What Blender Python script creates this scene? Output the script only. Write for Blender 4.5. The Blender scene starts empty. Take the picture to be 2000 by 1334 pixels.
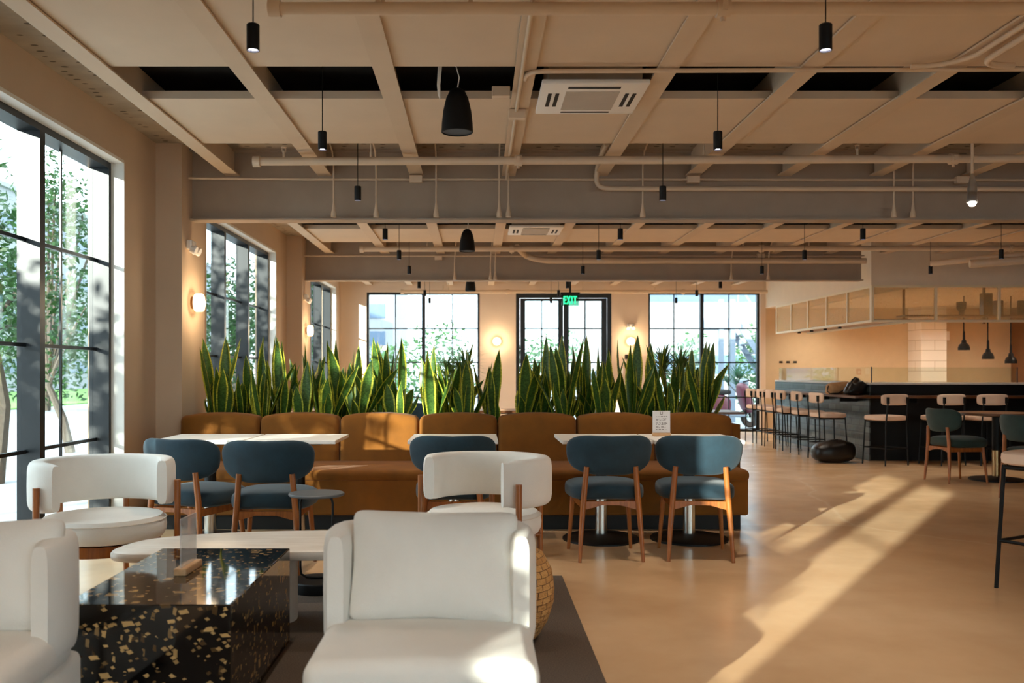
import bpy, bmesh, math, random
from mathutils import Vector, Matrix
PI = math.pi
R = math.radians
rnd = random.Random(7)
scene = bpy.context.scene
COL = scene.collection

# ------------------------------------------------------------ camera, world, sun, exposure
cam_d = bpy.data.cameras.new('camera')
cam = bpy.data.objects.new('camera', cam_d); COL.objects.link(cam)
cam.location = (0, 0, 1.2); cam.rotation_euler = (R(90), 0, 0)
cam_d.sensor_width = 36; cam_d.lens = 1800 / 2000 * 36
cam_d.shift_x = (1000 - 932) / 2000; cam_d.shift_y = (725 - 667) / 2000
cam_d.clip_start = 0.05; cam_d.clip_end = 400
cam_d.dof.use_dof = True; cam_d.dof.focus_distance = 5.9; cam_d.dof.aperture_fstop = 3.2
scene.camera = cam
w = bpy.data.worlds.new('world'); scene.world = w; w.use_nodes = True
bg = w.node_tree.nodes['Background']
bg.inputs['Color'].default_value = (0.84, 0.93, 1.0, 1); bg.inputs['Strength'].default_value = 4.0
sl = bpy.data.lights.new('sun', 'SUN'); sun = bpy.data.objects.new('sun', sl); COL.objects.link(sun)
sl.energy = 11; sl.angle = R(0.5); sl.color = (1.0, 0.92, 0.80)
SUN_DIR = Vector((0.555, 0.832, -0.2))
sun.rotation_euler = SUN_DIR.to_track_quat('-Z', 'Y').to_euler()
sun.location = (-20, -20, 12)
scene.view_settings.view_transform = 'Standard'; scene.view_settings.look = 'None'
scene.view_settings.exposure = 0.72; scene.view_settings.gamma = 1.0
try: scene.view_settings.use_curve_mapping = False
except Exception: pass
scene.cycles.max_bounces = 10; scene.cycles.diffuse_bounces = 6; scene.cycles.transparent_max_bounces = 16
scene.cycles.sample_clamp_indirect = 6; scene.cycles.use_denoising = True
scene.cycles.caustics_reflective = False; scene.cycles.caustics_refractive = False

# ------------------------------------------------------------ materials
def lin(c):
    return tuple(((v / 255) / 12.92 if v / 255 <= 0.04045 else ((v / 255 + 0.055) / 1.055) ** 2.4) for v in c) + (1,)
def nt(name):
    m = bpy.data.materials.new(name); m.use_nodes = True
    t = m.node_tree; return m, t, t.nodes['Principled BSDF']
def noise(t, scale, detail=4, vec=None, rough=0.55):
    n = t.nodes.new('ShaderNodeTexNoise'); n.inputs['Scale'].default_value = scale
    n.inputs['Detail'].default_value = detail; n.inputs['Roughness'].default_value = rough
    if vec is not None: t.links.new(vec, n.inputs['Vector'])
    return n
def coords(t, scale=(1, 1, 1), kind='Object', rot=(0, 0, 0)):
    c = t.nodes.new('ShaderNodeTexCoord'); mp = t.nodes.new('ShaderNodeMapping')
    mp.inputs['Scale'].default_value = scale; mp.inputs['Rotation'].default_value = rot
    t.links.new(c.outputs[kind], mp.inputs['Vector']); return mp.outputs['Vector']
def ramp(t, fac, stops):
    r = t.nodes.new('ShaderNodeValToRGB')
    while len(r.color_ramp.elements) < len(stops): r.color_ramp.elements.new(0.5)
    for e, (p, c) in zip(r.color_ramp.elements, stops): e.position = p; e.color = c
    t.links.new(fac, r.inputs['Fac']); return r
def bump(t, b, h, strength=0.2, dist=0.01):
    n = t.nodes.new('ShaderNodeBump'); n.inputs['Strength'].default_value = strength; n.inputs['Distance'].default_value = dist
    t.links.new(h, n.inputs['Height']); t.links.new(n.outputs['Normal'], b.inputs['Normal'])
def simple(name, rgb, rough=0.6, metal=0.0, var=0.08, scale=6, bmp=0.0, bscale=200, sheen=0.0, spec=0.5):
    m, t, b = nt(name)
    c = lin(rgb)
    v = coords(t)
    n = noise(t, scale, 4, v)
    lo = tuple(x * (1 - var) for x in c[:3]) + (1,); hi = tuple(min(1, x * (1 + var)) for x in c[:3]) + (1,)
    r = ramp(t, n.outputs['Fac'], [(0.3, lo), (0.7, hi)])
    t.links.new(r.outputs['Color'], b.inputs['Base Color'])
    b.inputs['Roughness'].default_value = rough; b.inputs['Metallic'].default_value = metal
    b.inputs['Specular IOR Level'].default_value = spec
    if sheen: b.inputs['Sheen Weight'].default_value = sheen; b.inputs['Sheen Roughness'].default_value = 0.5
    if bmp:
        n2 = noise(t, bscale, 3, v); bump(t, b, n2.outputs['Fac'], bmp, 0.004)
    return m
def emit(name, rgb, strength):
    m = bpy.data.materials.new(name); m.use_nodes = True; t = m.node_tree
    b = t.nodes['Principled BSDF']; b.inputs['Base Color'].default_value = lin(rgb)
    b.inputs['Emission Color'].default_value = lin(rgb); b.inputs['Emission Strength'].default_value = strength
    return m
def glass(name, tint=(0.93, 0.97, 0.97), refl=0.06, rough=0.0, grazing=0.7):
    m = bpy.data.materials.new(name); m.use_nodes = True; t = m.node_tree
    for n in list(t.nodes): t.nodes.remove(n)
    o = t.nodes.new('ShaderNodeOutputMaterial'); mx = t.nodes.new('ShaderNodeMixShader')
    tr = t.nodes.new('ShaderNodeBsdfTransparent'); tr.inputs['Color'].default_value = tint + (1,)
    gl = t.nodes.new('ShaderNodeBsdfGlossy'); gl.inputs['Roughness'].default_value = rough
    lw = t.nodes.new('ShaderNodeLayerWeight'); lw.inputs['Blend'].default_value = 0.5
    pw = t.nodes.new('ShaderNodeMath'); pw.operation = 'POWER'; pw.inputs[1].default_value = 4
    ma = t.nodes.new('ShaderNodeMath'); ma.operation = 'MULTIPLY_ADD'; ma.inputs[1].default_value = grazing; ma.inputs[2].default_value = refl
    t.links.new(lw.outputs['Facing'], pw.inputs[0]); t.links.new(pw.outputs[0], ma.inputs[0])
    t.links.new(ma.outputs[0], mx.inputs['Fac']); t.links.new(tr.outputs[0], mx.inputs[1]); t.links.new(gl.outputs[0], mx.inputs[2])
    t.links.new(mx.outputs[0], o.inputs['Surface']); return m
def mesh_screen(name, rgb, opacity):
    m = bpy.data.materials.new(name); m.use_nodes = True; t = m.node_tree
    b = t.nodes['Principled BSDF']; b.inputs['Base Color'].default_value = lin(rgb); b.inputs['Roughness'].default_value = 0.6
    v = coords(t, (90, 90, 90)); ck = t.nodes.new('ShaderNodeTexNoise'); ck.inputs['Scale'].default_value = 1.5
    t.links.new(v, ck.inputs['Vector'])
    ma = t.nodes.new('ShaderNodeMath'); ma.operation = 'MULTIPLY_ADD'; ma.inputs[1].default_value = 0.15; ma.inputs[2].default_value = opacity
    t.links.new(ck.outputs['Fac'], ma.inputs[0]); t.links.new(ma.outputs[0], b.inputs['Alpha']); return m
def wood(name, a, b_, rough=0.45, axis_scale=(14, 14, 1.2)):
    m, t, b = nt(name); v = coords(t, axis_scale); n = noise(t, 3, 6, v, 0.65)
    r = ramp(t, n.outputs['Fac'], [(0.3, lin(a)), (0.7, lin(b_))])
    t.links.new(r.outputs['Color'], b.inputs['Base Color']); b.inputs['Roughness'].default_value = rough
    bump(t, b, n.outputs['Fac'], 0.08, 0.003); return m
M = {}
M['wall'] = simple('wall_paint', (208, 184, 159), 0.85, var=0.03, scale=2, bmp=0.12, bscale=90)
M['brown_wall'] = simple('brown_wall_paint', (122, 88, 60), 0.8, var=0.05)
M['back_wall'] = simple('back_wall_paint', (230, 210, 190), 0.85, var=0.03, scale=2, bmp=0.1, bscale=90)
M['reveal'] = simple('reveal_white_paint', (236, 232, 224), 0.6, var=0.02)
M['ceil'] = simple('ceiling_paint', (214, 192, 166), 0.75, var=0.03, scale=3)
M['panel'] = simple('ceiling_panel_paint', (218, 197, 172), 0.85, var=0.03, scale=3, bmp=0.05, bscale=60)
M['beam'] = simple('beam_paint', (170, 152, 134), 0.6, var=0.05, scale=4)
M['pipe'] = simple('pipe_paint', (218, 196, 170), 0.5, var=0.03)
M['bulk'] = simple('bulkhead_white_paint', (236, 220, 198), 0.8, var=0.02)
M['kitchen'] = simple('kitchen_wall_paint', (206, 184, 152), 0.8, var=0.03)
M['black_steel'] = simple('black_window_steel', (20, 25, 30), 0.36, 0.0, 0.1)
M['black_metal'] = simple('black_metal', (7, 7, 8), 0.5, 0.0, 0.1, spec=0.3)
M['black_matte'] = simple('black_matte', (10, 10, 10), 0.75, 0.0, 0.1)
M['speaker'] = simple('black_speaker_shell', (7, 7, 8), 0.6, 0.0, 0.1, spec=0.25)
M['grille'] = simple('speaker_grille_grey', (56, 66, 80), 0.6, 0.2, 0.1)
M['white_plastic'] = simple('white_plastic', (246, 243, 238), 0.5, var=0.01)
M['grey_plastic'] = simple('filter_grille_grey', (190, 180, 168), 0.7, var=0.04)
M['dark_slot'] = simple('dark_slot', (30, 24, 20), 0.8)
M['boucle'] = simple('white_upholstery', (234, 229, 221), 0.95, var=0.035, scale=5, bmp=0.35, bscale=260, sheen=0.25)
M['boucle_warm'] = simple('cream_upholstery', (230, 220, 208), 0.95, var=0.035, scale=5, bmp=0.3, bscale=260, sheen=0.25)
M['teal'] = simple('teal_velvet', (21, 48, 60), 0.85, var=0.28, scale=9, bmp=0.2, bscale=220, sheen=0.16)
M['green_teal'] = simple('dark_green_velvet', (20, 48, 48), 0.85, var=0.25, scale=9, bmp=0.2, bscale=220, sheen=0.12)
M['mustard'] = simple('mustard_upholstery', (124, 73, 3), 0.9, var=0.14, scale=7, bmp=0.3, bscale=300, sheen=0.05)
M['pink'] = simple('blush_upholstery', (230, 202, 180), 0.85, var=0.05, bmp=0.15)
M['walnut'] = wood('walnut', (120, 66, 26), (176, 104, 44), 0.35)
M['oak'] = wood('pale_oak', (206, 158, 110), (228, 184, 138), 0.5, (3, 14, 14))
M['dark_wood'] = wood('dark_wood_top', (76, 46, 24), (116, 74, 42), 0.35, (2, 14, 14))
M['white_top'] = simple('white_table_top', (240, 234, 226), 0.35, var=0.01)
M['trav'] = wood('travertine', (214, 200, 184), (238, 228, 216), 0.35, (1.5, 10, 10))
M['stone_leg'] = simple('stone_leg', (206, 192, 176), 0.6, var=0.07, scale=12)
M['steel'] = simple('brushed_steel', (200, 196, 188), 0.25, 1.0, 0.06, 30)
M['brass'] = simple('polished_bronze', (150, 120, 84), 0.22, 1.0, 0.06, 30)
M['grey_top'] = simple('grey_side_table_top', (86, 88, 90), 0.5, var=0.06)
M['paper'] = simple('paper', (236, 232, 230), 0.8, var=0.01)
M['ink'] = simple('pale_grey_print', (150, 142, 140), 0.8, var=0.05)
M['acrylic'] = simple('clear_acrylic', (226, 222, 220), 0.12, var=0.01)
M['acrylic'].node_tree.nodes['Principled BSDF'].inputs['Alpha'].default_value = 0.42
M['pane'] = glass('window_glass', (0.90, 0.965, 0.97), 0.045)
M['guard'] = glass('counter_glass', (0.93, 0.97, 0.94), 0.07)
M['plinth'] = simple('black_plinth', (16, 12, 8), 0.7)
M['soil'] = simple('dark_soil', (36, 26, 18), 0.95, var=0.3, scale=40)
M['red'] = simple('red_plastic', (176, 36, 32), 0.4)
M['maroon'] = simple('maroon_scooter_paint', (96, 40, 56), 0.4)
M['lamp_warm'] = emit('lamp_glow_warm', (255, 226, 184), 9)
M['lamp_ring'] = emit('lamp_glow_ring', (255, 214, 160), 3.0)
M['lamp_cool'] = emit('lamp_glow_cool', (232, 228, 255), 14)
M['bulb'] = emit('bulb_glow', (255, 240, 226), 40)
M['exit'] = emit('exit_green', (30, 220, 130), 1.6)
M['exit_panel'] = glass('exit_sign_panel', (0.35, 0.62, 0.5), 0.06)
M['wrap'] = glass('plastic_wrap', (0.75, 0.74, 0.72), 0.25, 0.3)
M['mesh'] = mesh_screen('gold_metal_mesh', (222, 190, 132), 0.30)
M['mesh_frame'] = simple('cream_metal_frame', (238, 222, 190), 0.5, var=0.02)
M['bag_tan'] = simple('tan_canvas', (186, 146, 104), 0.85, var=0.12, scale=20, bmp=0.3, bscale=120)
M['bag_black'] = simple('black_leather', (12, 11, 11), 0.35, var=0.1, bmp=0.3, bscale=40)
M['tile_white'] = simple('white_glazed_tile', (238, 232, 222), 0.2, var=0.02)
M['car'] = simple('white_car_paint', (220, 226, 232), 0.3)
M['car_glass'] = simple('dark_car_glass', (60, 76, 92), 0.15)
M['rubber'] = simple('black_rubber', (22, 22, 24), 0.8)
M['bldg'] = simple('pale_grey_render', (150, 152, 156), 0.85, var=0.03)
M['bldg_light'] = simple('white_render', (226, 224, 218), 0.85, var=0.03)
M['bldg_win'] = simple('bluish_window_band', (84, 104, 128), 0.3)
M['gate_steel'] = simple('grey_painted_steel', (120, 132, 148), 0.5)
M['bark'] = simple('grey_bark', (84, 76, 66), 0.9, var=0.2, scale=20)
M['pavement'] = simple('pale_pavement', (158, 160, 164), 0.9, var=0.05, scale=1.2)
M['grass'] = simple('grass_green', (120, 160, 84), 0.95, var=0.25, scale=4)

# floor: polished tan concrete with mottling and cracks
m, t, b = nt('polished_concrete'); v = coords(t)
n1 = noise(t, 0.7, 6, v, 0.55); n2 = noise(t, 3.2, 3, v, 0.5)
c1 = ramp(t, n1.outputs['Fac'], [(0.3, lin((204, 162, 118))), (0.5, lin((224, 186, 144))), (0.72, lin((238, 204, 164)))])
mix = t.nodes.new('ShaderNodeMix'); mix.data_type = 'RGBA'; mix.blend_type = 'MULTIPLY'; mix.inputs[0].default_value = 0.35
c2 = ramp(t, n2.outputs['Fac'], [(0.2, (0.85, 0.82, 0.78, 1)), (0.8, (1, 1, 1, 1))])
t.links.new(c1.outputs['Color'], mix.inputs[6]); t.links.new(c2.outputs['Color'], mix.inputs[7])
vo = t.nodes.new('ShaderNodeTexVoronoi'); vo.feature = 'DISTANCE_TO_EDGE'; vo.inputs['Scale'].default_value = 0.33
nv = noise(t, 1.2, 4, v); mv = t.nodes.new('ShaderNodeMix'); mv.data_type = 'RGBA'; mv.inputs[0].default_value = 0.28
t.links.new(v, mv.inputs[6]); t.links.new(nv.outputs['Color'], mv.inputs[7]); t.links.new(mv.outputs[2], vo.inputs['Vector'])
cr = ramp(t, vo.outputs['Distance'], [(0.0, (1, 1, 1, 1)), (0.006, (0, 0, 0, 1))])
mk = t.nodes.new('ShaderNodeMath'); mk.operation = 'MULTIPLY'; mk.inputs[1].default_value = 0.4
t.links.new(cr.outputs['Color'], mk.inputs[0])
mix2 = t.nodes.new('ShaderNodeMix'); mix2.data_type = 'RGBA'; mix2.inputs[7].default_value = lin((240, 214, 180))
t.links.new(mk.outputs[0], mix2.inputs[0]); t.links.new(mix.outputs[2], mix2.inputs[6])
t.links.new(mix2.outputs[2], b.inputs['Base Color'])
rr = ramp(t, n2.outputs['Fac'], [(0.2, (0.19, 0.19, 0.19, 1)), (0.8, (0.28, 0.28, 0.28, 1))]); t.links.new(rr.outputs['Color'], b.inputs['Roughness'])
M['floor'] = m
# deck: board-marked grey concrete with small dark nail marks
m, t, b = nt('board_marked_deck'); v = coords(t, (1, 1, 1))
n1 = noise(t, 3, 5, coords(t, (1.2, 2.5, 1))); c1 = ramp(t, n1.outputs['Fac'], [(0.3, lin((160, 146, 128))), (0.7, lin((180, 164, 144)))])
vo = t.nodes.new('ShaderNodeTexVoronoi'); vo.inputs['Scale'].default_value = 1; t.links.new(coords(t, (6, 11, 1)), vo.inputs['Vector'])
vo.inputs['Randomness'].default_value = 0.35
cr = ramp(t, vo.outputs['Distance'], [(0.0, (0.12, 0.1, 0.08, 1)), (0.13, (0.12, 0.1, 0.08, 1)), (0.17, (1, 1, 1, 1))])
mix = t.nodes.new('ShaderNodeMix'); mix.data_type = 'RGBA'; mix.blend_type = 'MULTIPLY'; mix.inputs[0].default_value = 0.8
t.links.new(c1.outputs['Color'], mix.inputs[6]); t.links.new(cr.outputs['Color'], mix.inputs[7]); t.links.new(mix.outputs[2], b.inputs['Base Color'])
b.inputs['Roughness'].default_value = 0.9; M['deck'] = m
M['black_board'] = simple('black_insulation_board', (14, 12, 11), 0.8, var=0.5, scale=12)
# rug
m, t, b = nt('dark_woven_rug'); v = coords(t, (160, 320, 1)); n1 = noise(t, 1, 2, v)
c1 = ramp(t, n1.outputs['Fac'], [(0.3, lin((70, 58, 50))), (0.7, lin((110, 94, 80)))]); t.links.new(c1.outputs['Color'], b.inputs['Base Color'])
b.inputs['Roughness'].default_value = 0.95; bump(t, b, n1.outputs['Fac'], 0.3, 0.004); M['rug'] = m
# black resin with wood chips
m, t, b = nt('black_resin_with_chips')
v = coords(t, (1, 1, 1))
nzc = noise(t, 30, 2, v); vmx = t.nodes.new('ShaderNodeMix'); vmx.data_type = 'RGBA'; vmx.inputs[0].default_value = 0.012
t.links.new(v, vmx.inputs[6]); t.links.new(nzc.outputs['Color'], vmx.inputs[7]); v = vmx.outputs[2]
def mth(op, a, b_=None):
    n = t.nodes.new('ShaderNodeMath'); n.operation = op
    for i, q in enumerate((a, b_)):
        if q is None: continue
        if isinstance(q, (int, float)): n.inputs[i].default_value = q
        else: t.links.new(q, n.inputs[i])
    return n.outputs[0]
def chip_layer(scale3, rot, off, keep):
    mp = t.nodes.new('ShaderNodeMapping'); mp.inputs['Scale'].default_value = scale3; mp.inputs['Location'].default_value = off; mp.inputs['Rotation'].default_value = rot
    t.links.new(v, mp.inputs['Vector']); vo = t.nodes.new('ShaderNodeTexVoronoi'); vo.distance = 'CHEBYCHEV'
    vo.inputs['Scale'].default_value = 1; t.links.new(mp.outputs['Vector'], vo.inputs['Vector'])
    sp = t.nodes.new('ShaderNodeSeparateColor'); t.links.new(vo.outputs['Color'], sp.inputs[0])
    lim = mth('MULTIPLY_ADD', sp.outputs[2], 0.26); lim.node.inputs[2].default_value = 0.12
    inside = mth('LESS_THAN', vo.outputs['Distance'], lim)
    return mth('MULTIPLY', mth('MULTIPLY', inside, mth('GREATER_THAN', sp.outputs[0], keep)), sp.outputs[1])
a1 = chip_layer((20, 20, 44), (0, 0.25, 0), (0.3, 0.1, 0), 0.5); a2 = mth('MAXIMUM', chip_layer((46, 46, 22), (0, -0.2, 0.1), (3.3, 1.7, 2.1), 0.5), chip_layer((40, 40, 60), (0, 0.6, 0), (7.3, 2.7, 5.1), 0.5))
mx = t.nodes.new('ShaderNodeMath'); mx.operation = 'MAXIMUM'; t.links.new(a1, mx.inputs[0]); t.links.new(a2, mx.inputs[1])
c1 = ramp(t, mx.outputs[0], [(0.0, lin((12, 11, 11))), (0.12, lin((12, 11, 11))), (0.4, lin((90, 66, 38))), (1.0, lin((214, 172, 112)))])
t.links.new(c1.outputs['Color'], b.inputs['Base Color']); b.inputs['Roughness'].default_value = 0.05; b.inputs['Specular IOR Level'].default_value = 0.8
M['resin'] = m
# brick / tile faces
def bricks(name, a, b_, mort, rough, scale, bw=0.5, bh=0.25, bm=0.3, ms=0.012):
    # courses run along x + y, rows stack along z: right for any upright face
    m, t, b = nt(name); tc = t.nodes.new('ShaderNodeTexCoord'); sp = t.nodes.new('ShaderNodeSeparateXYZ'); t.links.new(tc.outputs['Object'], sp.inputs[0])
    sm = t.nodes.new('ShaderNodeMath'); t.links.new(sp.outputs[0], sm.inputs[0]); t.links.new(sp.outputs[1], sm.inputs[1])
    cb = t.nodes.new('ShaderNodeCombineXYZ'); t.links.new(sm.outputs[0], cb.inputs[0]); t.links.new(sp.outputs[2], cb.inputs[1]); v = cb.outputs[0]
    bt = t.nodes.new('ShaderNodeTexBrick'); bt.inputs['Scale'].default_value = scale
    bt.inputs['Color1'].default_value = lin(a); bt.inputs['Color2'].default_value = lin(b_); bt.inputs['Mortar'].default_value = lin(mort)
    bt.inputs['Mortar Size'].default_value = ms; bt.inputs['Brick Width'].default_value = bw; bt.inputs['Row Height'].default_value = bh
    t.links.new(v, bt.inputs['Vector']); t.links.new(bt.outputs['Color'], b.inputs['Base Color']); b.inputs['Roughness'].default_value = rough
    n = noise(t, 9, 3, v); ad = t.nodes.new('ShaderNodeMath'); ad.operation = 'SUBTRACT'
    t.links.new(n.outputs['Fac'], ad.inputs[0]); t.links.new(bt.outputs['Fac'], ad.inputs[1]); bump(t, b, ad.outputs[0], bm, 0.01)
    return m
M['dark_tile'] = bricks('dark_glazed_tile', (18, 24, 26), (84, 92, 90), (4, 4, 4), 0.28, 2.2, 0.62, 0.2, 0.35, 0.022)
M['counter_black'] = simple('black_counter_front', (6, 6, 7), 0.5, var=0.1, spec=0.25)
M['kitchen_tile'] = bricks('white_wall_tile', (238, 232, 222), (244, 238, 230), (210, 200, 186), 0.18, 1.6, 1.0, 0.32, 0.05)
# woven seagrass
m, t, b = nt('woven_seagrass'); v0 = coords(t, (1, 1, 1), 'UV'); nz = noise(t, 22, 2, v0); vm = t.nodes.new('ShaderNodeMix'); vm.data_type = 'RGBA'; vm.inputs[0].default_value = 0.012; t.links.new(v0, vm.inputs[6]); t.links.new(nz.outputs['Color'], vm.inputs[7]); v = vm.outputs[2]
bt = t.nodes.new('ShaderNodeTexBrick'); bt.inputs['Scale'].default_value = 1; bt.inputs['Brick Width'].default_value = 0.042; bt.inputs['Row Height'].default_value = 0.036
bt.inputs['Mortar Size'].default_value = 0.0018; bt.inputs['Mortar Smooth'].default_value = 0.6; bt.inputs['Color1'].default_value = lin((214, 160, 96)); bt.inputs['Color2'].default_value = lin((190, 134, 72)); bt.inputs['Mortar'].default_value = lin((84, 50, 22))
t.links.new(v, bt.inputs['Vector']); t.links.new(bt.outputs['Color'], b.inputs['Base Color']); b.inputs['Roughness'].default_value = 0.8
n = noise(t, 60, 3, v); ad = t.nodes.new('ShaderNodeMath'); ad.operation = 'SUBTRACT'; t.links.new(n.outputs['Fac'], ad.inputs[0]); t.links.new(bt.outputs['Fac'], ad.inputs[1])
bump(t, b, ad.outputs[0], 0.9, 0.02); M['seagrass'] = m
# snake plant leaf: green with cross bands and yellow margins (u across, v along)
def leafmat(name, stops, trans=0.3, bands=True):
    m = bpy.data.materials.new(name); m.use_nodes = True; t = m.node_tree; b = t.nodes['Principled BSDF']
    tc = t.nodes.new('ShaderNodeTexCoord'); sp = t.nodes.new('ShaderNodeSeparateXYZ'); t.links.new(tc.outputs['UV'], sp.inputs[0])
    s = t.nodes.new('ShaderNodeMath'); s.operation = 'SUBTRACT'; s.inputs[1].default_value = 0.5; t.links.new(sp.outputs[0], s.inputs[0])
    a = t.nodes.new('ShaderNodeMath'); a.operation = 'ABSOLUTE'; t.links.new(s.outputs[0], a.inputs[0])
    r = ramp(t, a.outputs[0], stops)
    n = noise(t, 26, 3, coords(t, (2.2, 2.2, 3.2))); r2 = ramp(t, n.outputs['Fac'], [(0.38, (0.42, 0.48, 0.42, 1)), (0.62, (1.2, 1.2, 1.1, 1))])
    mix = t.nodes.new('ShaderNodeMix'); mix.data_type = 'RGBA'; mix.blend_type = 'MULTIPLY'; mix.inputs[0].default_value = 0.8 if bands else 0.4
    t.links.new(r.outputs['Color'], mix.inputs[6]); t.links.new(r2.outputs['Color'], mix.inputs[7])
    t.links.new(mix.outputs[2], b.inputs['Base Color']); b.inputs['Roughness'].default_value = 0.4
    tl = t.nodes.new('ShaderNodeBsdfTranslucent'); t.links.new(mix.outputs[2], tl.inputs['Color'])
    mx = t.nodes.new('ShaderNodeMixShader'); mx.inputs[0].default_value = trans
    o = t.nodes['Material Output']; t.links.new(b.outputs[0], mx.inputs[1]); t.links.new(tl.outputs[0], mx.inputs[2]); t.links.new(mx.outputs[0], o.inputs['Surface'])
    return m
M['snake'] = leafmat('snake_leaf', [(0.0, lin((78, 112, 50))), (0.33, lin((68, 102, 42))), (0.40, lin((204, 202, 66))), (0.5, lin((224, 216, 88)))], 0.28)
M['dracaena'] = leafmat('dracaena_leaf', [(0.0, lin((70, 104, 54))), (0.5, lin((96, 130, 70)))], 0.35, False)
M['tree_leaf'] = leafmat('tree_leaf', [(0.0, lin((34, 70, 30))), (0.5, lin((52, 92, 40)))], 0.35, False)
M['bush_leaf'] = leafmat('bush_leaf', [(0.0, lin((64, 104, 66))), (0.5, lin((92, 128, 78)))], 0.35, False)
M['palm_leaf'] = leafmat('palm_leaf', [(0.0, lin((40, 84, 60))), (0.5, lin((62, 108, 76)))], 0.3, False)

# ------------------------------------------------------------ mesh helpers
class MB:
    def __init__(s): s.bm = bmesh.new(); s.uv = s.bm.loops.layers.uv.new('UVMap')
    def box(s, x0, x1, y0, y1, z0, z1, mat=None):
        g = bmesh.ops.create_cube(s.bm, size=1.0)
        mt = Matrix.Translation(((x0 + x1) / 2, (y0 + y1) / 2, (z0 + z1) / 2)) @ Matrix.Diagonal((abs(x1 - x0), abs(y1 - y0), abs(z1 - z0), 1))
        bmesh.ops.transform(s.bm, matrix=(mat @ mt) if mat else mt, verts=g['verts']); return s
    def rbox(s, x0, x1, y0, y1, z0, z1, r=0.02, seg=3, mat=None, fn=None, cuts=0):
        b2 = bmesh.new(); bmesh.ops.create_cube(b2, size=1.0)
        bmesh.ops.transform(b2, matrix=Matrix.Translation(((x0 + x1) / 2, (y0 + y1) / 2, (z0 + z1) / 2)) @ Matrix.Diagonal((x1 - x0, y1 - y0, z1 - z0, 1)), verts=b2.verts)
        bmesh.ops.bevel(b2, geom=list(b2.edges), offset=r, segments=seg, profile=0.5, affect='EDGES')
        if cuts: bmesh.ops.subdivide_edges(b2, edges=[e for e in b2.edges if e.calc_length() > r * 2.5], cuts=cuts, use_grid_fill=True)
        s._merge(b2, mat, fn); return s
    def _merge(s, b2, mat=None, fn=None):
        mp = {}
        for v in b2.verts:
            co = v.co.copy()
            if fn: co = Vector(fn(co))
            if mat: co = mat @ co
            mp[v] = s.bm.verts.new(co)
        for f in b2.faces:
            try: s.bm.faces.new([mp[v] for v in f.verts])
            except ValueError: pass
        b2.free()
    def tube(s, pts, r, seg=10, cap=True):
        pts = [Vector(p) for p in pts]; n = len(pts); rs = r if isinstance(r, (list, tuple)) else [r] * n
        rings = []; prev = None
        for i, p in enumerate(pts):
            d = (pts[min(i + 1, n - 1)] - pts[max(i - 1, 0)]).normalized()
            if prev is None:
                a = Vector((0, 0, 1)) if abs(d.z) < 0.9 else Vector((1, 0, 0)); nrm = (a - d * a.dot(d)).normalized()
            else: nrm = (prev - d * prev.dot(d)).normalized()
            prev = nrm; bi = d.cross(nrm)
            rings.append([s.bm.verts.new(p + (nrm * math.cos(2 * PI * k / seg) + bi * math.sin(2 * PI * k / seg)) * rs[i]) for k in range(seg)])
        for i in range(n - 1):
            for k in range(seg): s.bm.faces.new((rings[i][k], rings[i][(k + 1) % seg], rings[i + 1][(k + 1) % seg], rings[i + 1][k]))
        if cap: s.bm.faces.new(rings[0][::-1]); s.bm.faces.new(rings[-1])
        return s
    def lathe(s, prof, c=(0, 0, 0), seg=24, mat=None, uvs=False):
        c = Vector(c); rings = []; L = [0]
        for i in range(1, len(prof)): L.append(L[-1] + math.hypot(prof[i][0] - prof[i - 1][0], prof[i][1] - prof[i - 1][1]))
        T = lambda v: (mat @ v) if mat else v
        for (r, z) in prof:
            if r < 1e-6: rings.append([s.bm.verts.new(T(c + Vector((0, 0, z))))])
            else: rings.append([s.bm.verts.new(T(c + Vector((r * math.cos(2 * PI * k / seg), r * math.sin(2 * PI * k / seg), z)))) for k in range(seg)])
        for i in range(len(prof) - 1):
            a, b_ = rings[i], rings[i + 1]
            for k in range(seg):
                k2 = (k + 1) % seg
                if len(a) == 1 and len(b_) == 1: continue
                if len(a) == 1: f = s.bm.faces.new((a[0], b_[k2], b_[k]))
                elif len(b_) == 1: f = s.bm.faces.new((a[k], a[k2], b_[0]))
                else: f = s.bm.faces.new((a[k], a[k2], b_[k2], b_[k]))
                if uvs and len(f.loops) == 4:
                    us = (k / seg, (k + 1) / seg, (k + 1) / seg, k / seg); vs = (L[i], L[i], L[i + 1], L[i + 1])
                    for l, uu, vv in zip(f.loops, us, vs): l[s.uv].uv = (uu, vv / L[-1])
        return s
    def sup(s, a, b_, c, e1=0.5, e2=0.5, nu=36, nv=18, fn=None, mat=None):
        # superellipsoid: outline in XZ (exponent e2), thickness along Y (exponent e1)
        sg = lambda x, e: math.copysign(abs(x) ** e, x)
        rings = []
        for i in range(nv + 1):
            eta = -PI / 2 + PI * i / nv; ring = []
            ce, se = sg(math.cos(eta), e1), sg(math.sin(eta), e1)
            for k in range(nu):
                om = 2 * PI * k / nu
                p = Vector((a * ce * sg(math.cos(om), e2), b_ * se, c * ce * sg(math.sin(om), e2)))
                if fn: p = Vector(fn(p))
                if mat: p = mat @ p
                ring.append(p)
            if i in (0, nv): rings.append([s.bm.verts.new(ring[0])])
            else: rings.append([s.bm.verts.new(p) for p in ring])
        for i in range(nv):
            A, B = rings[i], rings[i + 1]
            for k in range(nu):
                k2 = (k + 1) % nu
                if len(A) == 1: s.bm.faces.new((A[0], B[k], B[k2]))
                elif len(B) == 1: s.bm.faces.new((A[k], B[0], A[k2]))
                else: s.bm.faces.new((A[k], B[k], B[k2], A[k2]))
        return s
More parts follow.
